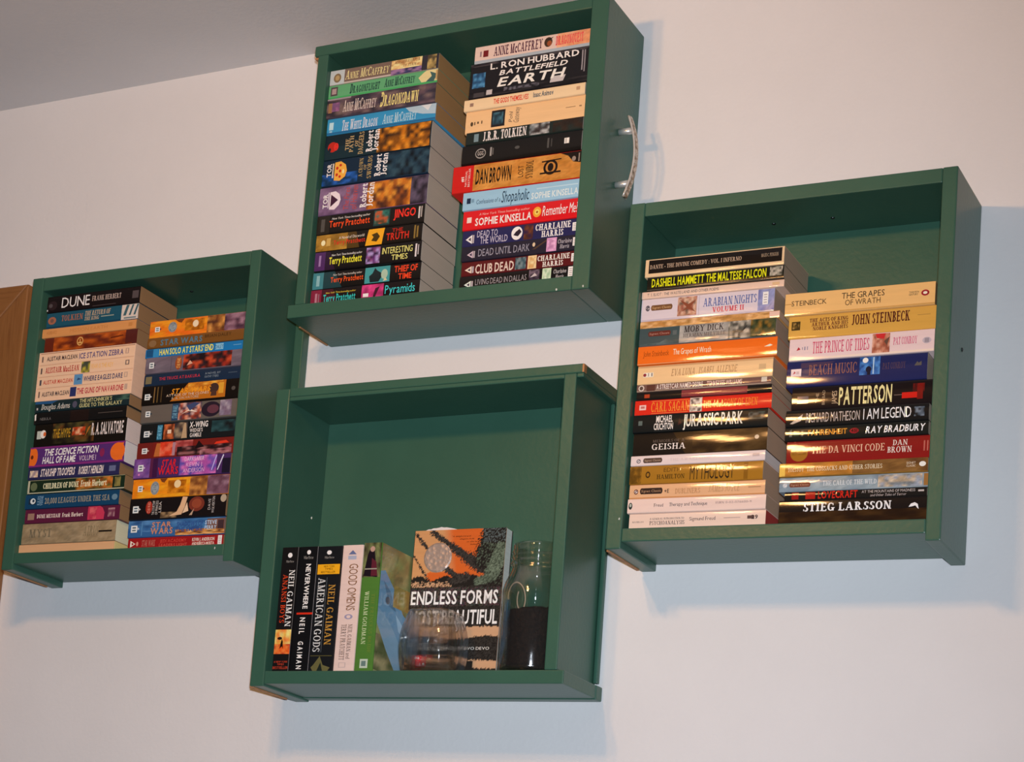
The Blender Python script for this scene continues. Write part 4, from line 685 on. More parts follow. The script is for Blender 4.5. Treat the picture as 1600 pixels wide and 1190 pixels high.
    (0.3210, 0.18489, 0.1696, 0.02418, 0.1173, 'd8b484', '746454', 0.4, 'cream paperback with thin brown italic capitals',
     [R(0,0.88,1,1,'b89468'), R(0.045,0.38,0.12,0.62,'e0d0bc'), E(0.055,0.5,0.012,0.09,'843038'), R(0.08,0.42,0.085,0.6,'5c5058'), R(0.105,0.42,0.112,0.6,'5c5058'), T('EVA LUNA . ISABEL ALLENDE',0.255,0.36,0.745,0.72,'a07850','ri'), R(0.9,0.4,0.95,0.66,'b89c74')]),
    (0.3214, 0.17525, 0.1682, 0.00948, 0.1179, '6c5048', '746454', 0.4, 'thin brown paperback with white condensed capitals',
     [R(0,0,1,0.15,'b8a48c'), E(0.035,0.5,0.022,0.4,'c8bcb0'), E(0.035,0.5,0.014,0.26,'54443c'), R(0.075,0.1,0.14,0.9,'54342c'), T('A STREETCAR NAMED DESIRE',0.15,0.24,0.5,0.86,'dcc8bc','sb'), T('TENNESSEE WILLIAMS',0.53,0.24,0.79,0.86,'d8b8a8','sb'), R(0.93,0.3,0.97,0.95,'c0b8a8')]),
    (0.3215, 0.16483, 0.1692, 0.01026, 0.1172, '1a1716', '746454', 0.4, 'thin black paperback with dull maroon block',
     [R(0.34,0.02,0.825,0.95,'783436'), R(0.06,0.25,0.1,0.7,'a03c20')]),
    (0.3202, 0.14530, 0.1714, 0.01937, 0.1171, 'c42a1c', '746454', 0.35, 'red paperback with gold capitals and woven square',
     [R(0.125,0.08,0.4,0.1,'e09c50'), R(0.125,0.88,0.4,0.9,'e09c50'), R(0.035,0.35,0.085,0.68,'dcb8b0'), R(0.045,0.45,0.075,0.6,'b06860'), T('CARL SAGAN',0.125,0.18,0.405,0.82,'e08c30','r'), R(0.41,0.05,0.5,0.97,'b8a898'), G(0.415,0.08,0.495,0.93,['7c6c60','c0b0a0','4c403c','d8c8b8'],7,6), T('THE DRAGONS OF EDEN',0.51,0.24,0.9,0.74,'e08028','r')]),
    (0.3209, 0.12224, 0.1681, 0.02289, 0.1203, '171a1a', '746454', 0.4, 'black paperback with bold white distressed capitals',
     [R(0.04,0.4,0.07,0.65,'54605c'), T('MICHAEL',0.175,0.52,0.3,0.88,'dcd0c8','sb'), T('CRICHTON',0.16,0.12,0.305,0.46,'dcd0c8','sb'), R(0.16,0,0.31,0.04,'3c3c3c'), P([(0.34,0.3),(0.37,0.4),(0.35,0.7)],'3c2420'), T('JURASSIC PARK',0.38,0.22,0.82,0.86,'e8d4c4','sb'), G(0.86,0.4,0.98,0.8,['3c4844','171a1a','5c5c54'],6,3)]),
    (0.3219, 0.09337, 0.1672, 0.02872, 0.1176, '1c1814', '746454', 0.4, 'thick brown-black paperback with spaced white capitals',
     [P([(0.4,0),(1,0),(1,1),(0.3,1)],'352818'), G(0.45,0.02,1,0.98,['3c2c18','4a3820','2c2014'],8,4), T('MEMOIRS OF A',0.15,0.56,0.39,0.68,'5c5048','r'), T('GEISHA',0.145,0.24,0.4,0.5,'d8ccc4','r'), E(0.925,0.58,0.016,0.09,'c0b098')]),  # brown right half is the lamp's warm sheen put into the print
    (0.3210, 0.08030, 0.1674, 0.01290, 0.1193, 'cfc0bc', 'a89c94', 0.35, 'thin white paperback with dark pill label',
     [E(0.06,0.45,0.0165,0.21,'555058'), E(0.06,0.45,0.012,0.12,'d8d0cc'), P([(0.05,0.37),(0.07,0.47),(0.07,0.55),(0.05,0.45)],'555058'), R(0.107,0.24,0.228,0.72,'4c3c34'), E(0.107,0.48,0.012,0.24,'4c3c34'), E(0.228,0.48,0.012,0.24,'4c3c34'), T('Signet Classic',0.105,0.384,0.23,0.576,'b0947c','s'), T('THE AWAKENING',0.3,0.35,0.6,0.6,'c8b4ac','r'), R(0.91,0.4,0.96,0.7,'b4a4a0')]),
    (0.3207, 0.05705, 0.1661, 0.02309, 0.1188, '946820', '746454', 0.4, 'gold paperback with tall narrow dark capitals',
     [G(0,0,0.09,1,['6c4c18','845c1c','5c4014'],4,5), R(0.07,0,0.075,1,'5c4014'), E(0.14,0.5,0.018,0.18,'3c2810'), E(0.14,0.5,0.01,0.1,'946820'), T('EDITH',0.26,0.62,0.39,0.84,'5c3c14','s'), T('HAMILTON',0.21,0.24,0.42,0.48,'3c2810','r'), T('MYTHOLOGY',0.46,0.14,0.79,0.88,'2c2014','s'), R(0.86,0.05,0.89,0.95,'7c5418')]),
    (0.3214, 0.03861, 0.1688, 0.01828, 0.1176, 'cca078', '746454', 0.4, 'tan paperback with black pill label and faint title',
     [R(0,0,1,0.1,'b07c4c'), E(0.05,0.5,0.0165,0.18,'6a4438'), E(0.05,0.5,0.012,0.09,'d8d0cc'), P([(0.04,0.42),(0.06,0.52),(0.06,0.6),(0.04,0.5)],'6a4438'), R(0.092,0.32,0.238,0.74,'302420'), E(0.092,0.53,0.012,0.21,'302420'), E(0.238,0.53,0.012,0.21,'302420'), T('Signet Classic',0.09,0.446,0.24,0.614,'a88464','s'), T('+E',0.265,0.36,0.3,0.62,'3c2c28','rb'), T('DUBLINERS',0.345,0.28,0.53,0.62,'a87c54','r'), T('JAMES JOYCE',0.59,0.3,0.82,0.8,'b08860','ri'), R(0.88,0.5,0.97,0.56,'a07850')]),
    (0.3211, 0.02028, 0.1718, 0.01817, 0.1200, 'd4bcb0', '746454', 0.3, 'white paperback with small serif lettering and dark oval',
     [E(0.022,0.5,0.014,0.24,'2c3430'), E(0.022,0.55,0.008,0.12,'a0a89c'), T('Freud',0.195,0.4,0.265,0.62,'4c3c3c','r'), T('Therapy and Technique',0.31,0.4,0.585,0.64,'4c3c3c','r'), T('ISBN 0-02-076600-9',0.645,0.46,0.9,0.6,'8c7470','r')]),
    (0.3236, 0.00030, 0.1693, 0.01982, 0.1174, 'd4bcac', '6c201c', 0.3, 'white paperback with small black capitals',
     [T('MACMILLAN',0.025,0.42,0.11,0.52,'6c5c54','r'), T('A GENERAL INTRODUCTION TO',0.155,0.58,0.41,0.7,'4c4040','r'), T('PSYCHOANALYSIS',0.155,0.26,0.415,0.5,'3c2c2c','r'), T('Sigmund Freud',0.45,0.46,0.64,0.68,'4c4040','r'), R(0.7,0.54,0.82,0.58,'a08c84'), R(0.87,0.46,0.92,0.66,'54403c'), T('29',0.9,0.44,0.945,0.68,'3c2c2c','rb')]),
  ]),
  (3, 'right stack of rightmost drawer', [
    (0.5016, 0.25721, 0.1748, 0.02820, 0.1196, 'd4aa6c', '5c472f', 0.35, 'pale yellow paperback with black capitals and red oval',
     [R(0,0,1,0.08,'b88c4c'), R(0,0.5,0.06,0.53,'a47c40'), T('STEINBECK',0.045,0.42,0.285,0.64,'4c3a28','s'), T('THE GRAPES',0.385,0.56,0.67,0.82,'3c2c20','s'), T('OF WRATH',0.41,0.26,0.645,0.5,'5a4228','s'), E(0.936,0.52,0.026,0.13,'8c1c28'), E(0.936,0.52,0.014,0.06,'e8d0b8'), T('TWENTIETH',0.83,0.54,0.895,0.62,'54402c','s'), T('CENTURY',0.83,0.44,0.89,0.52,'54402c','s')]),
    (0.5070, 0.22836, 0.1716, 0.02869, 0.1173, 'c09444', '5c472f', 0.35, 'gold paperback with maroon lettering and black square',
     [R(0.02,0.38,0.08,0.76,'3c3018'), G(0.027,0.44,0.073,0.71,['3c3018','94743c','5c4820'],5,5), T('THE ACTS OF KING',0.145,0.68,0.41,0.84,'5c2420','rb'), T('ARTHUR AND HIS',0.16,0.5,0.41,0.65,'5c2420','rb'), T('NOBLE KNIGHTS',0.17,0.32,0.41,0.47,'5c2420','rb'), T('JOHN STEINBECK',0.435,0.42,0.825,0.86,'4c1c18','rb'), R(0.875,0.62,0.96,0.64,'94743c')]),
    (0.5098, 0.20063, 0.1680, 0.02756, 0.1187, 'd0bab8', '7e7266', 0.35, 'pink-white paperback with tall crimson capitals',
     [R(0,0,1,0.12,'d8c4b4'), P([(0.05,0.45),(0.08,0.5),(0.065,0.62)],'a02838'), R(0.09,0.48,0.095,0.6,'7c7484'), R(0.105,0.46,0.115,0.62,'8c8494'), R(0.125,0.46,0.132,0.62,'8c8494'), T('THE PRINCE OF TIDES',0.165,0.28,0.56,0.8,'b82c54','r'), G(0.58,0.1,0.7,0.95,['b87c64','8c4c38','d0a088','a06048'],6,5), P([(0.6,0.95),(0.67,0.95),(0.66,0.7),(0.61,0.75)],'b82c2c'), P([(0.66,0.6),(0.7,0.8),(0.68,0.4)],'5c4438'), T('PAT CONROY',0.725,0.4,0.885,0.72,'b83c60','r'), E(0.95,0.5,0.03,0.14,'b0a4ac'), R(0.935,0.4,0.965,0.6,'8c848c')]),
    (0.5083, 0.16800, 0.1628, 0.03247, 0.1177, '1e2450', '7e7266', 0.5, 'thick navy paperback with copper title and moon picture',
     [P([(0.1,0.7),(0.25,0.75),(0.35,0.9),(0.1,0.92)],'43344c'), R(0.03,0.42,0.105,0.7,'d4c4c4'), P([(0.045,0.5),(0.065,0.55),(0.055,0.62)],'a02838'), R(0.07,0.5,0.09,0.6,'b4a0a4'), T('BEACH MUSIC',0.16,0.42,0.505,0.82,'84584c','r'), G(0.525,0.3,0.67,0.98,['2c5a98','3c6cb0','1c3c74','4c84c0'],6,6), E(0.565,0.85,0.02,0.1,'e0d8d0'), E(0.59,0.5,0.02,0.12,'15182c'), R(0.58,0.3,0.605,0.5,'15182c'), R(0.62,0.32,0.628,0.95,'a8c4dc'), T('PAT CONROY',0.69,0.46,0.85,0.7,'54404c','r'), P([(0.91,0.52),(0.96,0.52),(0.96,0.68),(0.94,0.62),(0.93,0.68)],'54504c')]),
    (0.5164, 0.13879, 0.1628, 0.02905, 0.1180, '171214', '7e7266', 0.6, 'black paperback with tall condensed cream capitals',
     [R(0.04,0.3,0.12,0.6,'3c4054'), T('THE',0.175,0.3,0.195,0.7,'a08c70','sv'), T('BIG BAD',0.22,0.2,0.24,0.8,'a08c70','sv'), T('JAMES',0.29,0.2,0.325,0.75,'b8a080','sv'), T('PATTERSON',0.34,0.16,0.715,0.86,'e8cc90','sb'), R(0.73,0.4,0.83,0.43,'6c5c54'), R(0.785,0.26,0.89,0.5,'c02018'), G(0.86,0.5,0.94,0.85,['641814','401414'],4,3), R(0.89,0.2,0.93,0.85,'701814')]),
    (0.5115, 0.11815, 0.1648, 0.02048, 0.1211, '181818', '7e7266', 0.5, 'black paperback with white condensed title to the right',
     [P([(0.03,0.2),(0.12,0.75),(0.11,0.35),(0.05,0.18)],'b8a898'), T('RICHARD MATHESON',0.145,0.22,0.525,0.78,'b0a49c','s'), T('I AM LEGEND',0.55,0.22,0.88,0.84,'e0dcd8','s'), G(0.9,0.25,0.97,0.8,['4c5864','181818','6c7884'],4,4)]),
    (0.5114, 0.10152, 0.1651, 0.01647, 0.1203, '191c1a', '7e7266', 0.4, 'black paperback with gold title and bold white name',
     [P([(0.03,0.3),(0.05,0.3),(0.045,0.85),(0.03,0.75)],'5c6460'), R(0.06,0.35,0.1,0.7,'2c4438'), R(0.115,0.3,0.13,0.75,'4c5450'), T('FAHRENHEIT',0.165,0.34,0.44,0.72,'c48428','sb'), E(0.49,0.52,0.032,0.2,'8c1c24'), T('451',0.468,0.42,0.512,0.64,'300c10','sb'), T('RAY BRADBURY',0.57,0.28,0.98,0.76,'e8e4e0','sbi')]),
    (0.5138, 0.07444, 0.1651, 0.02692, 0.1181, '7c1a18', '7e7266', 0.4, 'dark red paperback with gold disc and cream capitals',
     [E(0.09,0.44,0.062,0.36,'946420'), T('#1',0.055,0.52,0.125,0.68,'5c3c10','s'), T('BESTSELLER',0.04,0.38,0.14,0.48,'5c3c10','s'), T('THE DA VINCI CODE',0.18,0.4,0.69,0.72,'d0a88c','r'), T('DAN',0.745,0.6,0.845,0.84,'e0ccc0','r'), T('BROWN',0.71,0.28,0.875,0.54,'e0ccc0','r'), R(0.955,0.3,0.965,0.75,'a85c50'), R(0.978,0.3,0.987,0.75,'a85c50')]),
    (0.5073, 0.05783, 0.1706, 0.01645, 0.1207, 'a0702c', '7e7266', 0.35, 'tan-brown paperback with yellow end and small capitals',
     [R(0,0,0.04,1,'d8b050'), G(0.04,0,0.5,1,['a8702c','b87c30','94642a'],6,3), G(0.5,0,1,1,['6c4c28','54381f','7c5a30'],6,3), T('TOLSTOY',0.06,0.34,0.17,0.62,'d8c4a0','r'), T('THE COSSACKS AND OTHER STORIES',0.19,0.34,0.7,0.66,'dcc8a8','r'), T('SIGNET',0.86,0.54,0.92,0.7,'d0c0a8','s'), T('CLASSIC',0.86,0.34,0.92,0.48,'d0c0a8','s'), E(0.965,0.52,0.022,0.18,'e0d8d0')]),
    (0.5073, 0.03996, 0.1713, 0.01771, 0.1177, '7c8890', '7e7266', 0.5, 'blue-grey paperback with brown pill label',
     [G(0,0,1,1,['748490','84949c','6c7c88','8c989c'],12,3), E(0.04,0.45,0.0165,0.17,'a8b0b4'), E(0.04,0.45,0.012,0.08,'d8d0cc'), P([(0.03,0.37),(0.05,0.47),(0.05,0.55),(0.03,0.45)],'a8b0b4'), R(0.082,0.3,0.203,0.62,'6c3c2c'), E(0.082,0.46,0.012,0.16,'6c3c2c'), E(0.203,0.46,0.012,0.16,'6c3c2c'), T('Signet Classic',0.08,0.396,0.205,0.524,'b08c74','s'), R(0.25,0.35,0.28,0.65,'98a4a8'), T('THE CALL OF THE WILD',0.3,0.34,0.66,0.66,'ccd0d0','r'), G(0.67,0.1,0.96,0.9,['a09078','8c94a0','c0b098','6c7478'],10,4), R(0.97,0.1,1,0.9,'8c6434')]),
    (0.5148, 0.02923, 0.1630, 0.01056, 0.1185, '1b1917', '7e7266', 0.4, 'thin black paperback with bold red capitals',
     [R(0.05,0.1,0.1,0.9,'841c18'), R(0.15,0.1,0.22,0.9,'981f18'), T('LOVECRAFT',0.24,0.12,0.52,0.9,'bc2418','sb'), T('AT THE MOUNTAINS OF MADNESS',0.55,0.54,0.92,0.84,'b0a8a4','s'), T('and Other Tales of Terror',0.61,0.14,0.86,0.42,'a89c98','ri'), R(0.94,0.5,0.98,0.7,'b0a8a4')]),
    (0.5096, 0.00030, 0.1693, 0.02877, 0.1206, '161313', '7e7266', 0.5, 'thick black paperback with bold white slab capitals',
     [G(0,0,1,0.5,['2c1c10','3c2814','24170f'],12,3), T('STIEG LARSSON',0.17,0.5,0.765,0.84,'ece4e0','rb'), P([(0.88,0.55),(0.895,0.68),(0.92,0.73),(0.94,0.66),(0.948,0.45),(0.938,0.5),(0.925,0.6),(0.9,0.56)],'e8e0d8')]),
  ]),
]
ORD = ['top', 'second', 'third', 'fourth', 'fifth', 'sixth', 'seventh', 'eighth', 'ninth', 'tenth', 'eleventh', 'twelfth', 'thirteenth', 'fourteenth', 'fifteenth', 'sixteenth', 'seventeenth', 'eighteenth']
seed = 0
for d, where, books in STACKS:
    at, a = frame(d); zf = DRAWERS[d][6]
    for i, (x, z, L, t, y, cover, page, bulge, look, ops) in enumerate(books):
        seed += 1
        thin = 'box' in look
        root = empty('hardback_book' if 'hardback' in look else 'paperback_book', at(x, -y, zf + z), -a)
        n = len(books)
        pos = ORD[i] if i else 'topmost'
        if i == n - 1: pos = 'bottom'
        tag(root, look + ', ' + pos + ' in ' + where, 'book', 'books in the ' + where)
        D = y - BACK - 0.0012 - (0.0045 if ('boxed' in look or seed % 3) else 0.0)
        book_parts(root, L, D, t, bulge, cover, page, ops, seed)

# the slipcase that holds the four matching cream paperbacks
SX, SZ, SL, SH, SY = (-0.6155, 0.23136, 0.1727, 0.07518, 0.1195)
at, a = frame(0); sc = empty('slipcase', at(SX, -SY, DRAWERS[0][6] + SZ), -a)
tag(sc, 'cream cardboard slipcase around four matching paperbacks in leftmost drawer', 'book box')
w = 0.0011; m = MB(); c = hexcol('d8b69c'); D = SY - BACK - 0.002
m.box(0, SL, 0, D, 0, w, c); m.box(0, SL, 0, D, SH - w, SH, c); m.box(0, w, 0, D, w, SH - w, c); m.box(SL - w, SL, 0, D, w, SH - w, c); m.box(w, SL - w, D - w, D, w, SH - w, c)
m.build('shell', CARD_MATT, sc, ink=True)

# ---------------------------------------------------------------- the standing books
UPRIGHT = [
    (-0.1664, 0.1193, 0.1700, 0.0261, '161516', 'b0a89c', 'black paperback with orange title, leftmost standing book in lowest drawer',
     [E(0.065,0.5,0.02,0.13,'e0dcd8'), T('William Morrow',0.105,0.3,0.125,0.75,'8a8884','sw'), T('NEIL GAIMAN',0.185,0.54,0.64,0.86,'d8d8d4','r'), T('ANANSI BOYS',0.22,0.2,0.61,0.48,'c8401c','r'), G(0.665,0.03,0.83,0.97,['e0a848','ecc878','d87838'],4,5), G(0.78,0.03,0.86,0.97,['c8501c','a8341c','d87838'],3,5), P([(0.74,0.45),(0.76,0.52),(0.82,0.55),(0.84,0.62),(0.8,0.48),(0.82,0.35),(0.77,0.4)],'1c120c'), E(0.735,0.32,0.012,0.14,'241810'), T('# NEW YORK',0.915,0.1,0.93,0.9,'b84028','sw'), T('TIMES',0.935,0.3,0.95,0.7,'b84028','sw'), T('BESTSELLER',0.96,0.05,0.98,0.95,'b84028','sw'), R(0,0.95,1,1,'6c6c6c')]),
    (-0.1398, 0.1182, 0.1701, 0.0291, '121315', 'b0a89c', 'black paperback with red dash, second standing book in lowest drawer',
     [E(0.045,0.5,0.018,0.1,'e0dcd8'), T('William Morrow',0.075,0.25,0.1,0.75,'8a8884','sw'), T('NEVERWHERE',0.14,0.42,0.5,0.66,'d8d8d4','sb'), R(0.53,0.12,0.545,0.98,'c02c18'), T('N E I L',0.57,0.34,0.7,0.6,'d8d8d4','sb'), T('G A I M A N',0.76,0.34,0.98,0.6,'d8d8d4','sb'), R(0,0.95,1,1,'7c7c80')]),
    (-0.1104, 0.1200, 0.1691, 0.0360, '17191c', 'b0a89c', 'black paperback with yellow badge, third standing book in lowest drawer',
     [E(0.05,0.48,0.017,0.1,'e0dcd8'), T('William Morrow',0.08,0.3,0.1,0.7,'8a8884','sw'), R(0.145,0.04,0.225,0.98,'dc9c1c'), T('NEW YORK',0.155,0.3,0.17,0.75,'4c3008','sw'), T('TIMES',0.175,0.35,0.19,0.68,'4c3008','sw'), T('BESTSELLER',0.2,0.2,0.215,0.8,'4c3008','sw'), T('AMERICAN GODS',0.255,0.12,0.845,0.42,'c4c8c8','r'), R(0.25,0.47,0.85,0.485,'5c6468'), T('NEIL GAIMAN',0.31,0.58,0.79,0.85,'b08438','r'), R(0.875,0.05,0.88,0.95,'54502c'), P([(0.88,0.45),(0.95,0.2),(0.97,0.1),(1,0.2),(1,0.8),(0.97,0.9),(0.95,0.6)],'5c5a38'), P([(0.93,0.5),(1,0.35),(1,0.6)],'1c2420'), R(0,0,1,0.03,'6c7478')]),
    (-0.0740, 0.1184, 0.1699, 0.0306, 'cdb8b0', 'b0a89c', 'white paperback with brown title, fourth standing book in lowest drawer',
     [P([(0.04,0.5),(0.075,0.3),(0.075,0.7)],'5c688c'), R(0.085,0.3,0.115,0.7,'98a0b4'), T('GOOD OMENS',0.15,0.4,0.52,0.82,'785434','s'), E(0.57,0.55,0.02,0.2,'8c88a0'), E(0.57,0.55,0.012,0.1,'cdb8b0'), T('NEIL GAIMAN and',0.63,0.58,0.9,0.78,'6c5444','r'), T('TERRY PRATCHETT',0.63,0.25,0.91,0.5,'6c5444','r'), R(0.93,0.25,0.97,0.6,'b4a4a0'), R(0.935,0.3,0.965,0.55,'cdb8b0')]),
    (-0.0429, 0.1185, 0.1720, 0.0274, '46702f', '8c8468', 'green paperback with white name, fifth standing book beside glass bowl',
     [G(0,0,0.27,1,['4c4c34','6c7448','2c281c','5c6440'],6,5), P([(0.03,0.4),(0.1,0.25),(0.26,0.1),(0.27,0.85),(0.1,0.65),(0.04,0.6)],'1c141c'), E(0.05,0.5,0.022,0.13,'a88878'), P([(0.12,0.5),(0.26,0.5),(0.26,0.85),(0.15,0.75)],'54202c'), R(0.2,0.15,0.21,0.8,'8c887c'), T('WILLIAM GOLDMAN',0.38,0.28,0.79,0.5,'b4c498','r'), T('THE PRINCESS BRIDE',0.4,0.64,0.86,0.82,'607830','r'), R(0.905,0.3,0.975,0.72,'a8b8a8'), R(0.92,0.38,0.96,0.62,'5c7470')]),
]
at, a = frame(2); zf = DRAWERS[2][6]
for x, y, H, t, cover, page, look, ops in UPRIGHT:
    seed += 1
    root = empty('paperback_book', at(x, -y, zf + 0.0004), -a)
    tag(root, look, 'book', 'books standing in the lowest drawer')
    cov = None
    if 'fifth' in look:
        cov = [G(0, 0, 1, 1, ['808a54', '98a068', '6c7848', 'a89c68', '84764c'], 7, 9),
               G(.0, .02, .98, .3, ['7c7858', '5c6440', 'a49a70', '887854'], 7, 4),
               P([(.0, .78), (.12, .8), (.42, .68), (.7, .52), (.98, .46), (.98, .3), (.8, .24), (.62, .3), (.4, .4), (.2, .46), (.0, .5)], '6c98b8'),
               P([(.0, .5), (.2, .46), (.4, .4), (.62, .3), (.8, .24), (.9, .1), (.6, .05), (.3, .2), (.0, .38)], '80a4bc'),
               P([(.1, .72), (.3, .66), (.5, .52), (.3, .54)], '587c98'), P([(.5, .5), (.75, .42), (.9, .3), (.6, .38)], '98bcd4'),
               E(.25, .58, .06, .03, '58606c'), G(.4, .55, .95, .72, ['b08848', '98884c', 'a8a068'], 4, 3)]
    book_parts(root, H, y - BACK - 0.002, t, 0.35, cover, page, ops, seed, upright=True, cover_ops=cov)

# the large paperback facing outwards, leaning on the back panel
bw, bh, bt = 0.133, 0.2075, 0.0205
root = empty('paperback_book', at(-0.0125, -0.0362, zf + 0.0009), -a)
root.rotation_euler = (math.radians(-1.0), -a, 0)
tag(root, 'large paperback with orange butterfly wing cover facing outwards behind glass bowl', 'book', 'books standing in the lowest drawer')
m = MB(); c = hexcol('2c2822'); k = 0.0005
m.box(0, bw, 0, k, 0, bh, hexcol('d88c50')); m.box(0, bw, bt - k, bt, 0, bh, c); m.box(-k, 0, 0, bt, 0, bh, c)
m.build('cover', CARD_SATIN, root, ink=True)
m = MB(); m.box(0, bw - 0.001, k, bt - k, 0.0004, bh - 0.0004, hexcol('e4dccf')); m.build('page_block', PAGES, root, ink=True)
rk = random.Random(4)
def jag(u0, u1, v, dv, n=14): return [(u0 + (u1 - u0) * i / n, v + rk.uniform(-dv, dv)) for i in range(n + 1)]
def seg(u, v, a, b):
    du, dv = b[0] - a[0], b[1] - a[1]; q = max(0, min(1, ((u - a[0]) * du + (v - a[1]) * dv) / (du * du + dv * dv)))
    return math.hypot(u - a[0] - q * du, (v - a[1] - q * dv) * 1.5)
VEINS = [((.20, .985), (.42, .875), .030), ((.42, .875), (.62, .79), .045), ((.62, .79), (.78, .72), .070), ((.02, .97), (.15, .87), .018), ((.0, .82), (.20, .635), .010), ((.36, .73), (.50, .66), .035), ((.46, .64), (.60, .66), .05)]
def wing(u, v):
    """the butterfly wing that is printed on the cover"""
    n = rk.uniform(-1, 1); tan = (.52, .27, .115); orange = (.56, .115, .022); black = (.018, .016, .014); moss = (.075, .10, .07); sand = (.50, .30, .17)
    ex = u + .009 * n; ey = v + .006 * rk.uniform(-1, 1)
    if v > .595 + .03 * (u > .5) * (u - .5):
        f = max(0, min(1, (ex - .34 + (ey - .85) * .25) / .12)); c = [tan[i] * (1 - f) + orange[i] * f for i in range(3)]
        if ey < .70 and ex < .5 and ey > .63 - .1 * abs(ex - .34): c = list(orange) if ex > .17 else c
        if ey < .655 + .02 * math.sin(u * 21): c = list(black)
        if ey < .63 and ex < .46 and n > -.2: c = list(sand)
        for a, b, w in VEINS:
            if seg(ex, ey, a, b) < w * (1 + .25 * n): q = rk.uniform(.7, 3.2); c = [x * q for x in black]
        if seg(ex, ey, (.88, 1.0), (.80, .80)) < .13 + .02 * n or ex > .84 + .1 * (v - .8): q = rk.uniform(.5, 1.6); c = list(black) if n > -.45 else [x * q for x in moss]
        if seg(ex, ey, (.88, .68), (.97, .84)) < .085: q = rk.uniform(.3, 2.2); c = [x * q for x in moss]
        if seg(ex, ey, (.74, .625), (.88, .66)) < .05: q = rk.uniform(.3, 2.0); c = [x * q for x in moss]
        if ex > .70 and ey > .9 and seg(ex, ey, (.62, .99), (.66, .94)) > .1 and n < -.3: c = [.10, .13, .13]
    else:
        q = rk.uniform(.6, 2.2); c = [x * q for x in black]
        if .455 < v < .585 and n < -.1: c = [.085 * rk.uniform(.4, 1.4), .07 * rk.uniform(.4, 1.2), .055]
        if .235 + .012 * math.sin(u * 9) < ey < .31: c = list(sand)
        if ey < .09 - .05 * max(0, u - .55) and ey > .02: c = list(sand)
        if ey < .05 + .03 * u and u < .75: c = list(black)
    return tuple(x * 1.25 for x in c) + (1,)
art = MB(); nu, nv = 110, 165
art.add([((i / nu) * bw, -0.00012, (j / nv) * bh) for j in range(nv + 1) for i in range(nu + 1)],
        [(j * (nu + 1) + i, j * (nu + 1) + i + 1, (j + 1) * (nu + 1) + i + 1, (j + 1) * (nu + 1) + i) for j in range(nv) for i in range(nu)],
        [wing(i / nu, (j / nv - 0.07) / 0.93) for j in range(nv + 1) for i in range(nu + 1)])
art.build('cover_print', CARD_SATIN, root, ink=True)
ops = [T('ENDLESS FORMS', .015, .472, .965, .562, 'e8dcd4', 'sb'), T('MOST BEAUTIFUL', .02, .33, .975, .425, 'e8dcd4', 'sb'), T('THE NEW SCIENCE OF EVO DEVO', .1, .148, .915, .168, 'dcd4cc', 's'),
       T('"A delightful and', .41, .945, .62, .955, '3c1c10', 'si'), T('elegant look', .5, .925, .66, .935, '3c1c10', 'si'), T('at the new', .58, .905, .72, .915, '3c1c10', 'si'), T('biology"', .62, .885, .72, .895, '3c1c10', 'si')]
none, let = print_parts(ops, lambda u, v, l: (u * bw, -l - 0.0001, (0.07 + 0.93 * v) * bh), 77)
let.build('lettering', CARD_SATIN, root, ink=True)
m = MB(); n = 40; sr = 0.0205
m.add([(0.0365, -0.0017, 0.1695)] + [(0.0365 + sr * q * math.cos(6.28318 * i / n), -(0.0016 if q < 1 else 0.0006), 0.1695 + sr * q * math.sin(6.28318 * i / n)) for q in (0.9, 1.0) for i in range(n)],
      [(0, 1 + i, 1 + (i + 1) % n) for i in range(n)] + [(1 + i, 1 + n + i, 1 + n + (i + 1) % n, 1 + (i + 1) % n) for i in range(n)])
tag(m.build('seal', SEAL, root), 'round embossed silver seal on the cover')
m = MB(); rr = random.Random(8); n = 12
top = [(0.012 + 0.046 * i / n, bh + 0.0015 + 0.0035 * math.sin(i / n * 3.1) + rr.uniform(0, .001)) for i in range(n + 1)]
m.add([(x, 0.006, z) for x, z in top] + [(x, 0.0066, z) for x, z in top] + [(x, 0.006, bh - 0.01) for x, z in top] + [(x, 0.0066, bh - 0.01) for x, z in top],
      [(i, i + 1, n + 2 + i, n + 1 + i) for i in range(n)] + [(i, i + 1, 2 * n + 3 + i, 2 * n + 2 + i) for i in range(n)] + [(n + 1 + i, n + 2 + i, 3 * n + 4 + i, 3 * n + 3 + i) for i in range(n)])
tag(m.build('bookmark', PAPER, root), 'torn white paper marker')

# ---------------------------------------------------------------- glass bowl with a die, mason jar
def sq(rot, p):
    def f(t, s):
        c, q = math.cos(t), math.sin(t); r = (abs(c) ** p + abs(q) ** p) ** (-1 / p) * s
        return r * math.cos(t + rot), r * math.sin(t + rot)
    return f
gx, gy = 0.0520, -0.0825
bowl = empty('glass_bowl', at(gx, gy, zf), -a)
tag(bowl, 'thick clear glass bowl with squared bulging sides holding a red die', 'bowl')
m = MB(); sect = sq(0.0, 5.0); N = 96
prof = [(0.001, 0.0006), (0.028, 0.0006), (0.0325, 0.0014), (0.0345, 0.0038), (0.0358, 0.010), (0.0378, 0.022), (0.0390, 0.036), (0.0384, 0.050), (0.0362, 0.063), (0.0330, 0.074), (0.0312, 0.0810), (0.0306, 0.0836),
        (0.0294, 0.0846), (0.0280, 0.0836), (0.0278, 0.080), (0.0290, 0.073), (0.0318, 0.062), (0.0338, 0.050), (0.0342, 0.036), (0.0330, 0.024), (0.0305, 0.0155), (0.0265, 0.0125), (0.0160, 0.0118), (0.001, 0.0116)]
def bowl_sect(t, s):
    x, y = sect(t, s); k = 1 - 0.035 * math.cos(4 * t) ** 8 * (1 if s > 0.02 else 0)
    return x * k, y * k
rings(m, prof, bowl_sect, N)
m.build('glass_body', THICK, bowl, smooth=True)
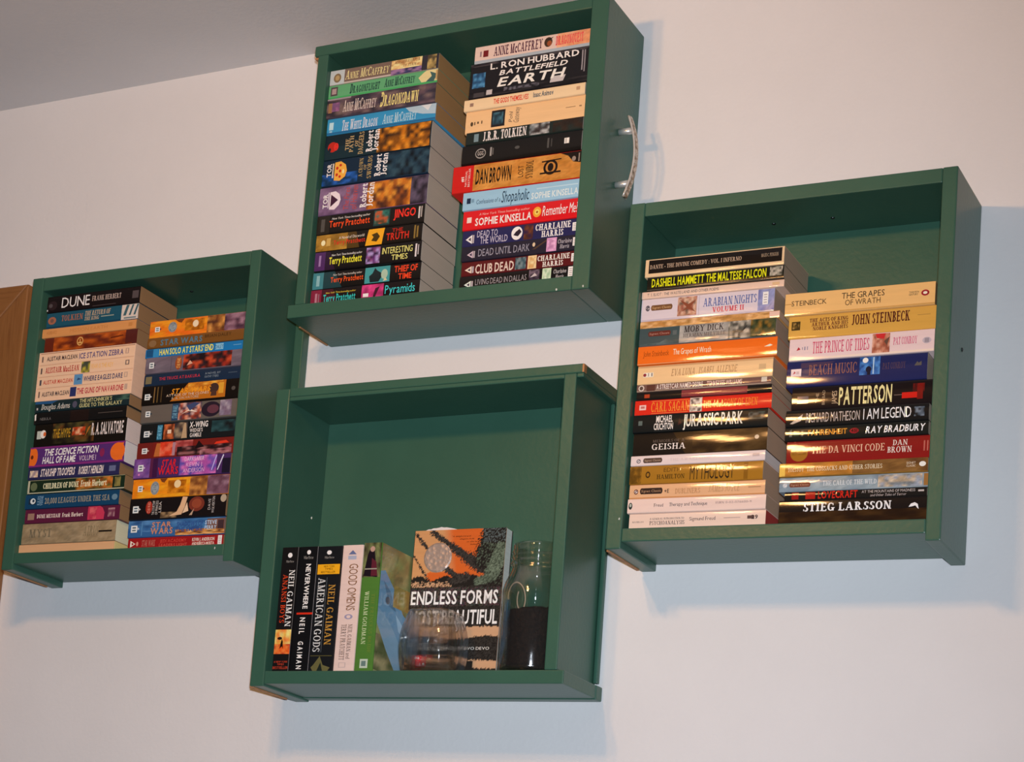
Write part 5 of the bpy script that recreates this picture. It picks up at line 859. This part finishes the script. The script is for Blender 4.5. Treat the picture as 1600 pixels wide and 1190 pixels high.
die = empty('die', at(0.0355, -0.0835, zf + 0.0121), -a); die.rotation_euler = (0, -a, math.radians(28))
tag(die, 'small red die with white pips inside the glass bowl', 'die')
hs = 0.0070
m = MB(); m.box(-hs, hs, -hs, hs, 0, 2 * hs); m.build('cube', DIE_RED, die, bevel=0.0016, seg=3)
def pip(a_, b_, face):
    m = MB(); n = 12; r = 0.0015; o = hs + 0.00015
    def P3(u, v): return {'f': (u, -o, hs + v), 'r': (o, u, hs + v), 't': (u, v, hs + o), 'l': (-o, u, hs + v)}[face]
    m.add([P3(a_, b_)] + [P3(a_ + r * math.cos(6.28318 * k / n), b_ + r * math.sin(6.28318 * k / n)) for k in range(n)], [(0, 1 + k, 1 + (k + 1) % n) for k in range(n)])
    m.build('pip', DIE_WHITE, die)
q = 0.0034
for p_ in ((-q, q), (q, -q)): pip(*p_, 'f')
for p_ in ((-q, q), (0, 0), (q, -q)): pip(*p_, 'r')
for p_ in ((-q, -q), (-q, q), (q, -q), (q, q)): pip(*p_, 't')
for p_ in ((0, 0),): pip(*p_, 'l')

jx, jy = 0.1810, -0.0620
jar = empty('mason_jar', at(jx, jy, zf), -a)
tag(jar, 'clear glass mason jar without lid, half filled with dark soil', 'jar')
R0 = 0.0428
out = [(0.001, 0.0016), (R0 - 0.010, 0.0010), (R0 - 0.003, 0.0020), (R0 - 0.0004, 0.006), (R0, 0.014), (R0, 0.055), (R0, 0.100), (R0 - 0.0004, 0.112), (R0 - 0.0030, 0.1225), (R0 - 0.0064, 0.1310), (0.0334, 0.1385), (0.0322, 0.1430),
       (0.0330, 0.1455), (0.0346, 0.1470), (0.0346, 0.1492), (0.0326, 0.1510), (0.0326, 0.1535), (0.0341, 0.1555), (0.0325, 0.1580), (0.0325, 0.1605), (0.0340, 0.1625), (0.0324, 0.1650), (0.0324, 0.1700), (0.0318, 0.1735), (0.0304, 0.1742), (0.0294, 0.1732)]
inn = [(0.0292, 0.168), (0.0292, 0.147), (0.0298, 0.140), (R0 - 0.0098, 0.131), (R0 - 0.0062, 0.121), (R0 - 0.0034, 0.111), (R0 - 0.0030, 0.100), (R0 - 0.0030, 0.012), (R0 - 0.0050, 0.007), (R0 - 0.012, 0.0052), (0.001, 0.0050)]
m = MB()
def jsect(t, s):
    w = 1 + (0.007 * math.sin(7 * t) + 0.005 * math.sin(13 * t + 1)) * (1 if s > 0.0385 else 0)
    return s * w * math.cos(t), s * w * math.sin(t)
rings(m, out + inn, jsect, 64); m.build('glass_body', GLASS, jar, smooth=True)
m = MB(); rr = random.Random(2); ri = R0 - 0.0036; n = 48
v = [(0, 0, 0.0056)]; f = []; lev = [(ri - 0.010, 0.0056), (ri - 0.002, 0.0085), (ri, 0.014), (ri, 0.05), (ri, 0.084)]
for s, z in lev:
    for k_ in range(n): v.append((s * math.cos(6.28318 * k_ / n), s * math.sin(6.28318 * k_ / n), z))
for s in (0.96, 0.86, 0.72, 0.56, 0.4, 0.22):
    for k_ in range(n):
        x, y = ri * s * math.cos(6.28318 * k_ / n), ri * s * math.sin(6.28318 * k_ / n)
        v.append((x, y, 0.0845 + 0.10 * x + 0.006 * (1 - s) + rr.uniform(-.0016, .0016)))
v.append((0, 0, 0.091)); rows = len(lev) + 6
for k_ in range(n): f.append((0, 1 + (k_ + 1) % n, 1 + k_))
for r_ in range(rows - 1):
    for k_ in range(n): f.append((1 + r_ * n + k_, 1 + r_ * n + (k_ + 1) % n, 1 + (r_ + 1) * n + (k_ + 1) % n, 1 + (r_ + 1) * n + k_))
for k_ in range(n): f.append((1 + (rows - 1) * n + k_, 1 + (rows - 1) * n + (k_ + 1) % n, len(v) - 1))
m.add(v, f); so = m.build('soil', SOIL, None, smooth=False); so.location = at(jx, jy, zf); so.rotation_euler = (0, -a, 0)
tag(so, 'dark crumbly soil filling the lower half of the mason jar', 'soil', kind='stuff')
m = MB(); path = []
for i in range(40):
    u = i / 39; ang = 2.6 + 7.2 * u
    path.append((-0.012 + 0.0085 * math.cos(ang) - 0.004 * u, -0.020 + 0.010 * math.sin(ang * 0.5), 0.104 + 0.0165 * math.sin(ang)))
tube(m, path, 0.0009, 6); tw = m.build('twine', TWINE, None, smooth=True); tw.location = at(jx, jy, zf); tw.rotation_euler = (0, -a, 0)
tag(tw, 'loop of pale twine lying on the soil inside the mason jar', 'string')
